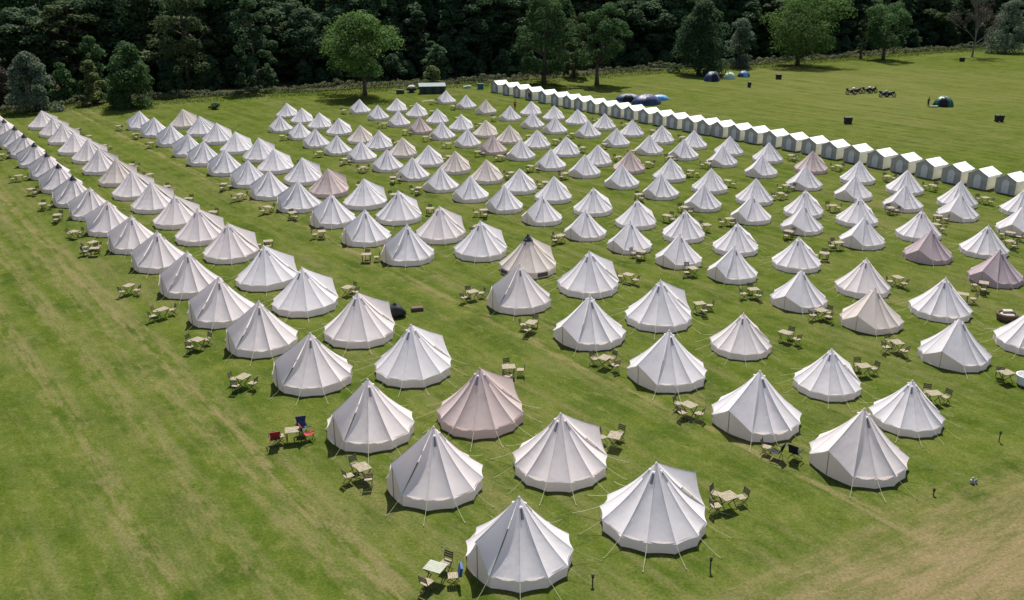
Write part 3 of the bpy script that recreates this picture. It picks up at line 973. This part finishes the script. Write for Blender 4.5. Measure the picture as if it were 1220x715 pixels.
tag(link('camping_gear', m.mesh('camping_gear'), M_TARP, None, ground(1114, 128)), 'pale pile of camping gear at the green dome tent door', 'gear')

def wheel(x, r_):
    m = MB()
    pts = [(x + r_ * math.cos(a), 0, r_ + 0.0 + r_ * math.sin(a)) for a in np.linspace(0, 2 * PI, 17)]
    m.tube(pts, 0.07, 6, False)
    h = MB()
    h.tube([(x, -0.06, r_), (x, 0.06, r_)], 0.14, 10)
    for a in np.linspace(0, PI, 4)[:-1]:
        h.tube([(x - r_ * math.cos(a), 0, r_ - r_ * math.sin(a)), (x + r_ * math.cos(a), 0, r_ + r_ * math.sin(a))], 0.02, 4)
    return m.mesh('tyre', True), h.mesh('rim')
WH = [wheel(-0.72, 0.31), wheel(0.72, 0.31)]
m = MB(); m.tube([(-0.95, 0, 0.80), (-0.55, 0, 0.78), (-0.1, 0, 0.74), (0.05, 0, 0.80), (0.30, 0, 0.92), (0.5, 0, 0.85)], [0.08, 0.13, 0.14, 0.17, 0.19, 0.12], 8); BK_TANK = m.mesh('tank', True)
m = MB(); m.box((0.02, 0, 0.45), (0.55, 0.30, 0.40)); m.tube([(-0.72, 0.1, 0.31), (-0.1, 0.12, 0.4), (0.3, 0, 0.7)], 0.05, 5); m.tube([(-0.9, 0.16, 0.42), (-0.2, 0.16, 0.30), (0.2, 0.14, 0.36)], 0.06, 6); BK_ENG = m.mesh('engine')
m = MB(); m.tube([(0.72, 0.09, 0.31), (0.50, 0.07, 0.98)], 0.035, 5); m.tube([(0.72, -0.09, 0.31), (0.50, -0.07, 0.98)], 0.035, 5); m.tube([(0.38, -0.36, 1.06), (0.50, 0, 1.0), (0.38, 0.36, 1.06)], 0.025, 5); BK_FORK = m.mesh('fork')
m = MB(); m.tube([(0.42, 0, 0.80), (0.66, 0, 0.86), (0.80, 0, 0.80)], [0.20, 0.20, 0.08], 8); BK_FAIR = m.mesh('fairing', True)
m = MB(); m.add([(0.66, -0.2, 0.98), (0.66, 0.2, 0.98), (0.50, 0.17, 1.34), (0.50, -0.17, 1.34), (0.64, -0.2, 0.98), (0.64, 0.2, 0.98), (0.48, 0.17, 1.34), (0.48, -0.17, 1.34)], [(0, 1, 2, 3), (7, 6, 5, 4), (3, 2, 6, 7)]); BK_SCR = m.mesh('windscreen')
m = MB(); m.box((-0.85, 0, 1.0), (0.42, 0.46, 0.34)); BK_BOX = m.mesh('top_box')
def bike(px, py, rz, label, mat, boxmat):
    t = thing('motorbike', label, 'motorbike', ground(px, py), rz, 'motorbikes parked on the far field')
    for ty, ri_ in WH:
        o = link('tyre', ty, M_TYRE, t)
        link('rim', ri_, M_CHROME, o)
    link('tank', BK_TANK, mat, t); link('engine', BK_ENG, M_BLACK, t); link('fork', BK_FORK, M_CHROME, t); link('fairing', BK_FAIR, mat, t)
    link('windscreen', BK_SCR, M_GLASS, t)
    link('top_box', BK_BOX, boxmat, t)
bike(1014, 112.5, R(-12), 'dark red motorbike, left of the cluster on the far field', M_DRED, M_BLACK)
bike(1021, 111.5, R(10), 'black motorbike beside the dark red one on far field', M_BLACK, M_WHITE)
bike(1033, 111, R(-10), 'black motorbike in the middle of the parked motorbikes', M_BLACK, M_BLACK)
bike(1039.5, 110.5, R(15), 'dark red motorbike with white top box in the parked cluster', M_DRED, M_WHITE)
bike(1053, 115.5, R(10), 'dark motorbike nearest the green dome tent', M_NAVY, M_BLACK)
bike(1060.5, 115.5, R(-8), 'rightmost black motorbike of the parked cluster', M_BLACK, M_GREY)

m = MB()
m.add([(-0.24, -0.28, 0.06), (0.24, -0.28, 0.06), (0.24, 0.24, 0.06), (-0.24, 0.24, 0.06), (-0.3, -0.36, 1.0), (0.3, -0.36, 1.0), (0.3, 0.34, 1.0), (-0.3, 0.34, 1.0)],
      [(3, 2, 1, 0), (0, 1, 5, 4), (1, 2, 6, 5), (2, 3, 7, 6), (3, 0, 4, 7), (4, 5, 6, 7)])
BIN_B = m.mesh('bin_body')
m = MB()
m.add([(-0.32, -0.40, 1.0), (0.32, -0.40, 1.0), (0.32, 0.36, 1.0), (-0.32, 0.36, 1.0), (-0.28, -0.34, 1.06), (0.28, -0.34, 1.06), (0.28, 0.30, 1.10), (-0.28, 0.30, 1.10)],
      [(0, 1, 5, 4), (1, 2, 6, 5), (2, 3, 7, 6), (3, 0, 4, 7), (4, 5, 6, 7), (3, 2, 1, 0)])
BIN_L = m.mesh('lid')
BIN_W = []
for sx in (-0.22, 0.22):
    m = MB(); m.tube([(sx - 0.03, 0.25, 0.1), (sx + 0.03, 0.25, 0.1)], 0.1, 10); BIN_W.append(m.mesh('wheel'))
def bin_(px, py, label, dx=0.0, rz=0.0):
    t = thing('wheelie_bin', label, 'bin', ground(px, py) + Vector((dx, 0, 0)), rz, 'black wheelie bins on the far field')
    link('bin_body', BIN_B, M_BLACK, t)
    link('lid', BIN_L, M_BLACK, t)
    for w_ in BIN_W: link('wheel', w_, M_TYRE, t)
for px, py, nm in ((1010, 147.5, 'nearest the huts'), (1190, 145, 'at the right edge of the field'), (927.5, 94.5, 'below the big tree shadow'), (1146, 73.5, 'near the bare tree')):
    gap = 0.315 if px != 1190 else 0.38
    bin_(px, py, f'black wheelie bin, left one of the pair {nm}', -gap, R(5))
    bin_(px, py, f'black wheelie bin, right one of the pair {nm}', gap, R(-4))
bin_(892.5, 104, 'single black wheelie bin on the grass right of small tents', 0, R(10))

# things by the hedge at the back
p = ground(515, 111)
t = thing('shed', 'long low dark green shed by the hedge behind the tents', 'shed', p, R(8))
m = MB(); m.box((0, 0, 0.7), (5.0, 2.0, 1.4)); link('wall', m.mesh('wall'), M_SHEDG, t)
m = MB(); m.add([(-2.65, -1.2, 1.38), (2.65, -1.2, 1.38), (2.65, 1.2, 1.78), (-2.65, 1.2, 1.78), (-2.65, -1.2, 1.46), (2.65, -1.2, 1.46), (2.65, 1.2, 1.86), (-2.65, 1.2, 1.86)],
      [(3, 2, 1, 0), (4, 5, 6, 7), (0, 1, 5, 4), (1, 2, 6, 5), (2, 3, 7, 6), (3, 0, 4, 7)]); link('roof', m.mesh('roof'), M_SHEDR, t)
for x in (-1.6, 0.2, 1.8):
    m = MB(); m.box((x, -1.02, 0.66), (0.7, 0.05, 1.2)); link('door', m.mesh('door'), M_BLACK, t)
t = thing('trailer', 'small tarp covered trailer left of the long green shed', 'trailer', ground(490.5, 110), R(-15))
m = MB(); m.box((0, 0, 0.62), (1.7, 1.2, 0.5)); link('trailer_bed', m.mesh('trailer_bed'), M_SHEDG, t)
m = MB(); m.lathe([(0.85, 0.86), (0.8, 1.15), (0.5, 1.38), (0.05, 1.45)], 8); link('tarp', m.mesh('tarp'), M_TARP, t)
for sy in (-0.65, 0.65):
    m = MB(); m.tube([(0, sy - 0.06, 0.3), (0, sy + 0.06, 0.3)], 0.3, 12); link('wheel', m.mesh('wheel'), M_TYRE, t)
m = MB(); m.box((0, 0, 0.35), (1.5, 0.8, 0.66)); m.box((0, 0, 0.71), (1.6, 0.9, 0.07)); m.box((0, -0.43, 0.5), (0.3, 0.04, 0.1))
tag(link('storage_box', m.mesh('storage_box'), M_SHEDG, None, ground(477, 111.5)), 'dark green storage box by the hedge left of trailer', 'box')
m = MB(); m.box((0, 0, 0.5), (1.2, 0.9, 1.0)); m.box((0, 0, 1.05), (1.3, 1.0, 0.1)); m.box((0, -0.47, 0.9), (1.1, 0.04, 0.08))
tag(link('storage_bin', m.mesh('storage_bin'), M_TEAL, None, ground(572.5, 106)), 'teal lidded bin beside the hut nearest the wood', 'bin')
m = MB(); m.box((0, 0, 0.2), (1.6, 0.7, 0.4)); m.box((0.2, 0, 0.46), (0.9, 0.5, 0.12))
tag(link('stacked_boards', m.mesh('stacked_boards'), M_PALEG, None, ground(557, 105), R(10)), 'pale stack of boards on grass between shed and teal bin', 'boards')
m = MB(); m.box((0, 0, 0.04), (2.2, 0.9, 0.06)); m.box((0.1, 0.1, 0.1), (1.6, 0.7, 0.05))
tag(link('wooden_pallet', m.mesh('wooden_pallet'), M_WOOD, None, ground(510, 121), R(5)), 'tan wooden pallet lying on grass in front of shed', 'pallet')

# ------------------------------------------------------------------ trees and hedge
def leaf_cloud(rng, centers, radii, per, leaf, squash=0.85):
    """many small leaf-spray quads on and in a set of clumps"""
    vs, fs = [], []
    cen = np.repeat(np.array(centers), per, axis=0)
    rad = np.repeat(np.array(radii), per)
    n = len(cen)
    d = rng.normal(size=(n, 3))
    d /= np.linalg.norm(d, axis=1)[:, None]
    d[:, 2] = np.where(d[:, 2] < -0.45, -d[:, 2], d[:, 2])
    rr = rad * rng.uniform(0.45, 1.12, n) ** 0.6
    pos = cen + d * rr[:, None] * np.array([1, 1, squash])
    nr = d + rng.normal(size=(n, 3)) * 0.5 + np.array([0, 0, 0.3])
    nr /= np.linalg.norm(nr, axis=1)[:, None]
    ax = np.cross(nr, rng.normal(size=(n, 3)))
    ax /= np.linalg.norm(ax, axis=1)[:, None] + 1e-9
    ay = np.cross(nr, ax)
    sz = leaf * rng.uniform(0.55, 1.25, n)
    a, b = ax * sz[:, None] * 0.5, ay * sz[:, None] * 0.36
    q = np.stack([pos - a, pos - b * 0.9 + a * 0.1, pos + a, pos + b], axis=1).reshape(-1, 3)
    f = np.arange(n * 4).reshape(-1, 4)
    return q, f

def np_mesh(name, v, f):
    m = bpy.data.meshes.new(name)
    m.vertices.add(len(v)); m.vertices.foreach_set('co', v.astype(np.float32).ravel())
    m.loops.add(f.size); m.loops.foreach_set('vertex_index', f.astype(np.int32).ravel())
    m.polygons.add(len(f)); m.polygons.foreach_set('loop_start', np.arange(0, f.size, 4, dtype=np.int32))
    m.polygons.foreach_set('loop_total', np.full(len(f), 4, dtype=np.int32))
    m.update(calc_edges=True)
    return m

def make_tree(seed, H, W, clear, form='round', leaf=0.5, lobes=46, per=150, trunk_r=0.4, lean=0.0, gaps=0.0):
    rng = np.random.default_rng(seed)
    cs, rs = [], []
    ch = H - clear
    tries = 0
    while len(cs) < lobes and tries < 4000:
        tries += 1
        z = rng.uniform(0.0, 1.0)
        if form == 'bush' or form == 'cone': z = z ** 1.25
        if form == 'round': prof = math.sin(PI * (0.12 + 0.80 * z)) ** 0.7
        elif form == 'cone': prof = (1 - z) ** 0.65 * 0.98 + 0.10
        elif form == 'tall': prof = math.sin(PI * (0.2 + 0.72 * z)) ** 0.5
        elif form == 'bush': prof = math.cos(z * PI / 2 * 0.95) ** 0.55
        elif form == 'open': prof = math.sin(PI * (0.18 + 0.72 * z)) ** 0.9
        a = rng.uniform(0, 2 * PI)
        wob = 1 + 0.22 * math.sin(2 * a + seed) + 0.14 * math.sin(3 * a + seed * 2.1 + 4 * z)
        r_ = prof * W / 2 * wob * (rng.uniform(0.25, 1.0) ** 0.45)
        lr = W * rng.uniform(0.09, 0.165) * (0.75 if form == 'open' else 1.25 if form == 'bush' else 1)
        r_ = max(0, r_ - lr * 0.6)
        c = np.array([r_ * math.cos(a) + lean * z, r_ * math.sin(a), clear + z * (ch - lr * 0.7)])
        if gaps and cs and min(np.linalg.norm(c - q) for q in cs) < W * gaps: continue
        cs.append(c); rs.append(lr)
    v, f = leaf_cloud(rng, cs, rs, per, leaf)
    v[:, 2] = np.maximum(v[:, 2], 0.05)
    crown = np_mesh('crown', v, f)
    m = MB()
    top = clear + ch * 0.72
    k = 7
    pts = [(0.10 * math.sin(i * 1.3 + seed) * (i / k) * 2 + lean * max(0, (top * i / k - clear) / ch), 0.10 * math.cos(i * 1.7 + seed) * (i / k) * 2, top * i / k - 0.1) for i in range(k + 1)]
    m.tube(pts, [trunk_r * (1.35 if i == 0 else 1.0) * (1 - 0.82 * i / k) for i in range(k + 1)], 8)
    order = rng.permutation(len(cs))[:14]
    for j in order:
        c = cs[j]
        z0 = min(top * 0.9, max(clear * 0.7, c[2] - np.hypot(c[0], c[1]) * 0.7))
        i0 = z0 / top * k
        b = Vector(pts[min(k, int(i0))])
        b.z = z0
        mid = b.lerp(Vector(c), 0.5) + Vector((0, 0, -0.25))
        m.tube([b, mid, Vector(c)], [trunk_r * 0.42, trunk_r * 0.26, trunk_r * 0.08], 5)
    return crown, m.mesh('trunk', True)

def plant_tree(meshes, fm, p, rz, sc, label, name='broadleaf_tree', group=None, bark=M_BARK, cat='tree'):
    t = thing(name, label, cat, p, rz, group)
    t.scale = sc if isinstance(sc, tuple) else (sc,) * 3
    link('crown', meshes[0], fm, t)
    link('trunk', meshes[1], bark, t)
    return t

def tree_px(bx, by, x0, x1, top, label, fm, form='round', seed=1, clear_px=None, name='broadleaf_tree', lobes=50, per=190, leaf=0.45, gaps=0.0, bark=M_BARK, cat='tree', tr=None):
    p = ground(bx, by)
    s = px_per_m(p)
    W = (x1 - x0) / s
    Ht = (by - top) / s / math.cos(PITCH) * 0.955
    cl = (by - clear_px) / s if clear_px else 0.2
    ms = make_tree(seed, Ht, W, cl, form, leaf, lobes, per, tr or max(0.18, Ht * 0.026), lean=((x0 + x1) / 2 - bx) / s, gaps=gaps)
    return plant_tree(ms, fm, p, 0, 1.0, label, name, bark=bark, cat=cat)

tree_px(435, 114, 377, 484, 20, 'bright green spreading tree standing out in front of the wood', F_BRIGHT, 'round', 3, 88, lobes=62, per=230)
tree_px(648, 100, 610, 692, -8, 'tall dense green tree behind the first huts', F_MID, 'tall', 5, 86, lobes=70, per=220)
tree_px(711, 101, 694, 757, 10, 'green tree with bare lower trunk right of the first huts', F_MID, 'round', 8, 76, lobes=46, per=210)
tree_px(832, 88, 800, 866, 6, 'dark bushy tree with foliage to the ground by small tents', F_WOOD, 'bush', 9, None, lobes=80, per=240)
tree_px(878, 80, 860, 902, 20, 'smaller grey green tree right of the dark bushy tree', F_GREYG, 'bush', 12, None, lobes=36, per=180)
tree_px(950, 78, 912, 1007, -8, 'broad green tree with two trunks casting a wide shadow', F_BRIGHT, 'round', 14, 66, lobes=66, per=220)
tree_px(1052, 71, 1024, 1087, 3, 'rounded green tree with dark trunk left of the bare tree', F_MID, 'round', 17, 56, lobes=46, per=200)
tree_px(1197, 62, 1170, 1228, 2, 'grey green tree at the right edge of the wood', F_GREYG, 'bush', 19, None, lobes=44, per=180)
tree_px(40, 133, 12, 70, 66, 'silvery grey green bushy tree at the left edge', F_GREYG, 'bush', 21, None, 'bushy_tree', lobes=46, per=210)
tree_px(4, 128, -22, 26, 72, 'brownish bush behind the silvery one at left edge', F_BROWN, 'bush', 22, None, 'bushy_tree', lobes=30, per=170)
tree_px(156, 128, 126, 190, 54, 'large round dark green bush by the hedge at left', F_MID, 'bush', 23, None, 'bushy_tree', lobes=54, per=230)
tree_px(116, 124, 93, 132, 73, 'yellow green leaning bush left of the large round one', F_YELL, 'cone', 24, None, 'bushy_tree', lobes=26, per=170)
tree_px(80, 122, 64, 100, 74, 'green bush between silvery bush and yellow green one', F_MID, 'bush', 25, None, 'bushy_tree', lobes=26, per=160)
tree_px(118, 116, 98, 134, 44, 'dark green tree above the yellow green bush', F_MID, 'bush', 26, None, lobes=30, per=180)
tree_px(514, 106, 498, 532, 80, 'small bright shrub behind the long green shed', F_YELL, 'bush', 27, None, 'shrub', lobes=16, per=150, cat='shrub')
tree_px(257, 130, 248, 266, 123, 'low dark shrub on the grass beyond the tents', F_WOOD, 'bush', 28, None, 'shrub', lobes=10, per=120, leaf=0.3, cat='shrub')
tree_px(684, 92, 668, 706, 20, 'slim olive tree between two taller green trees', F_OLIVE, 'tall', 29, None, lobes=36, per=170)
tree_px(225, 108, 192, 258, -4, 'tall olive tinted tree at the wood edge', F_OLIVE, 'tall', 31, None, lobes=64, per=200)
tree_px(305, 108, 285, 330, 5, 'mid green tree at the wood edge right of the olive one', F_WOOD, 'tall', 32, None, lobes=50, per=190)
tree_px(1025, 70, 1018, 1036, 14, 'thin dark tree beside the rounded green tree', F_OLIVE, 'open', 33, None, lobes=16, per=100)

# bare pale-branched tree
p = ground(1158, 68)
s = px_per_m(p)
t = thing('bare_tree', 'nearly leafless pale branched tree at the wood edge', 'tree', p)
rb = random.Random(4)
m = MB()
twigs = []
def branch(a, d, ln, r_, dep):
    mid = a + d * ln * 0.5 + Vector((rb.uniform(-.06, .06), rb.uniform(-.06, .06), 0.02)) * ln
    e = a + d * ln + Vector((0, 0, 0.06 * ln))
    m.tube([a, mid, e], [r_, r_ * 0.8, r_ * 0.55], 5, False)
    twigs.append(e)
    if dep:
        for _ in range(3 if dep > 1 else 4):
            v = (d + Vector((rb.uniform(-.9, .9), rb.uniform(-.9, .9), rb.uniform(-.1, .75)))).normalized()
            branch(a.lerp(e, rb.uniform(0.55, 1)), v, ln * rb.uniform(0.55, 0.8), r_ * 0.55, dep - 1)
branch(Vector((0, 0, -0.1)), Vector((0.03, 0, 1)), 4.6, 0.30, 0)
branch(Vector((0.1, 0, 4.4)), Vector((-0.05, 0, 1)), 5.5, 0.17, 3)
for v in ((-0.8, 0.1, 0.75), (0.8, -0.1, 0.7), (0.15, 0.2, 1), (-0.3, -0.4, 1.0), (0.35, 0.4, 1.0)):
    branch(Vector((0.1, 0, rb.uniform(3.2, 4.4))), Vector(v).normalized(), 4.2, 0.12, 3)
link('trunk', m.mesh('trunk', True), M_DEADB, t)
rng = np.random.default_rng(3)
tw = [tuple(x) for x in twigs if x.z > 6]
v, f = leaf_cloud(rng, tw, [0.8] * len(tw), 12, 0.30)
link('crown', np_mesh('crown', v, f), F_BROWN, t)

# wood edge line
EDGE = [ground(x, y) for x, y in ((-200, 150), (-60, 140), (60, 127), (150, 121), (300, 112), (480, 103), (600, 97), (760, 85), (900, 77), (1000, 69), (1100, 61), (1230, 55), (1330, 52))]
def along(points, step):
    out = []
    for a, b in zip(points, points[1:]):
        n = max(1, int((b - a).length / step))
        for i in range(n):
            out.append((a.lerp(b, i / n), (b - a).normalized()))
    return out
VAR = [make_tree(100 + i, hgt, wid, cl, fo, 0.72, 62, 190, 0.5) for i, (hgt, wid, cl, fo) in enumerate(
    ((26, 14, 2.0, 'tall'), (24, 15, 1.5, 'round'), (28, 13, 2.5, 'tall'), (22, 14, 1.0, 'round'), (27, 10, 0.8, 'cone'), (25, 16, 1.5, 'round')))]
UND = [make_tree(140 + i, hgt, wid, 0.1, 'bush', 0.55, 26, 120, 0.15) for i, (hgt, wid) in enumerate(((5.5, 6.5), (7.5, 7.0), (4.2, 6.0)))]
rw = random.Random(21)
def nth_word(n):
    tens = {2: 'twenty', 3: 'thirty', 4: 'forty', 5: 'fifty', 6: 'sixty', 7: 'seventy'}
    if n <= 20: return ORD[n - 1]
    if n % 10 == 0: return tens[n // 10][:-1] + 'ieth'
    return tens[n // 10] + ' ' + ORD[n % 10 - 1]
def px_of(p):
    return 610 + px_per_m(Vector((p.x, p.y, 4))) * p.x
for line, (off, step) in enumerate(((19, 6.2), (25, 6.6), (33, 8.0), (44, 9.5), (58, 12), (80, 9.0))):
    spots = []
    for q, d in along(EDGE, step):
        nrm = Vector((-d.y, d.x, 0))
        spots.append(q + nrm * (off + rw.uniform(-2.5, 2.5)) + d * rw.uniform(-2.0, 2.0))
    spots = sorted((p for p in spots if -90 < px_of(p) < 1310), key=px_of)
    vis = 0
    for pp in spots:
        k = rw.randrange(6)
        sc = rw.uniform(0.85, 1.15)
        zz = (rw.uniform(0.55, 0.85), rw.uniform(0.65, 1.0), rw.uniform(0.9, 1.1), 1.1, 1.2, 1.4)[line]
        x_ = px_of(pp)
        if line < 2 and 0 <= x_ <= 1220:
            vis += 1
            lab = f"tall dark tree, {nth_word(vis)} from left in the {('front', 'second')[line]} line of the wood"
        elif line < 2:
            lab = 'tall dark wood tree just outside the photo beyond its edge'
        else:
            lab = 'tall dark broadleaf tree deep inside the wood behind the field'
        plant_tree(VAR[k], F_OLIVE if (rw.random() < 0.17) else F_MID if rw.random() < 0.14 else F_WOOD, pp, rw.uniform(0, 6.28), (sc, sc, sc * zz), lab,
                   'woodland_tree', 'dense woodland trees behind the field')
for band, (o0, o1, step) in enumerate(((9, 13, 4.6), (16, 27, 4.2))):
    spots = []
    for q, d in along(EDGE, step):
        nrm = Vector((-d.y, d.x, 0))
        spots.append(q + nrm * rw.uniform(o0, o1) + d * rw.uniform(-2, 2))
    spots = sorted((p for p in spots if -60 < px_of(p) < 1280), key=px_of)
    vis = 0
    for pp in spots:
        sc = rw.uniform(0.6, 1.0) * (1.0, 1.25)[band]
        if 0 <= px_of(pp) <= 1220 and band == 0:
            vis += 1
            lab = f"dark understorey bush, {nth_word(vis)} from left along the foot of the wood"
        elif band == 0:
            lab = 'dark understorey bush just outside the photo beyond its edge'
        else:
            lab = 'dark understorey bush between the trunks inside the wood'
        plant_tree(UND[rw.randrange(3)], F_WOOD, pp, rw.uniform(0, 6.28), (sc, sc, sc), lab, 'understorey_bush', 'understorey bushes in the wood', cat='bush')
# shaded floor of the wood: leaf litter and ivy
fl = MB()
front, back = [], []
for q, d in along(EDGE, 12):
    nrm = Vector((-d.y, d.x, 0))
    front.append(q + nrm * 1.2); back.append(q + nrm * 1100)
n = len(front)
fl.add([(p.x, p.y, 0.004) for p in front] + [(p.x, p.y, 0.004) for p in back], [(i, i + 1, n + i + 1, n + i) for i in range(n - 1)])
tag(link('woodland_floor', fl.mesh('woodland_floor'), plain('leaf_litter', (0.045, 0.042, 0.022), 0.95, 0.4, 0.8, 0.6, 0.05)), kind='structure')

# scrubby hedge and understorey along the edge
rng = np.random.default_rng(77)
cs, rs = [], []
for q, d in along(EDGE, 0.9):
    nrm = Vector((-d.y, d.x, 0))
    for _ in range(2):
        pp = q + nrm * rw.uniform(-0.9, 1.4)
        h = rw.uniform(0.4, 1.7) * (0.8 + 0.5 * math.sin(pp.x * 0.31) * math.sin(pp.x * 0.13))
        cs.append((pp.x, pp.y, max(0.15, h * 0.7))); rs.append(rw.uniform(0.5, 0.95))
v, f = leaf_cloud(rng, cs, rs, 46, 0.34, 0.75)
v[:, 2] = np.maximum(v[:, 2], 0.02)
tag(link('hedge', np_mesh('hedge', v, f), F_SCRUB), 'low scrubby hedge running along the foot of the wood', 'hedge')
# long rough grass in front of it: uncountable tufts
def tufts(points, n, hmin, hmax, spread, seed):
    rng = np.random.default_rng(seed)
    idx = rng.integers(0, len(points), n)
    base = np.array([[p.x, p.y, 0] for p, d in points])[idx]
    nr = np.array([[-d.y, d.x, 0] for p, d in points])[idx]
    base = base + nr * rng.uniform(*spread, n)[:, None] + rng.normal(size=(n, 3)) * np.array([0.8, 0.8, 0])
    h = rng.uniform(hmin, hmax, n)
    a = rng.uniform(0, 2 * PI, n)
    dx = np.stack([np.cos(a), np.sin(a), np.zeros(n)], 1) * 0.06
    tip = rng.normal(size=(n, 3)) * np.array([0.12, 0.12, 0]) 
    up = np.stack([np.zeros(n), np.zeros(n), h], 1)
    q = np.stack([base - dx, base + dx, base + dx * 0.3 + up + tip, base - dx * 0.3 + up + tip], 1).reshape(-1, 3)
    return q, np.arange(n * 4).reshape(-1, 4)
v, f = tufts(along(EDGE, 1.0), 24000, 0.08, 0.26, (-7.0, 0.5), 5)
tag(link('long_grass', np_mesh('long_grass', v, f), F_LONG), kind='stuff')
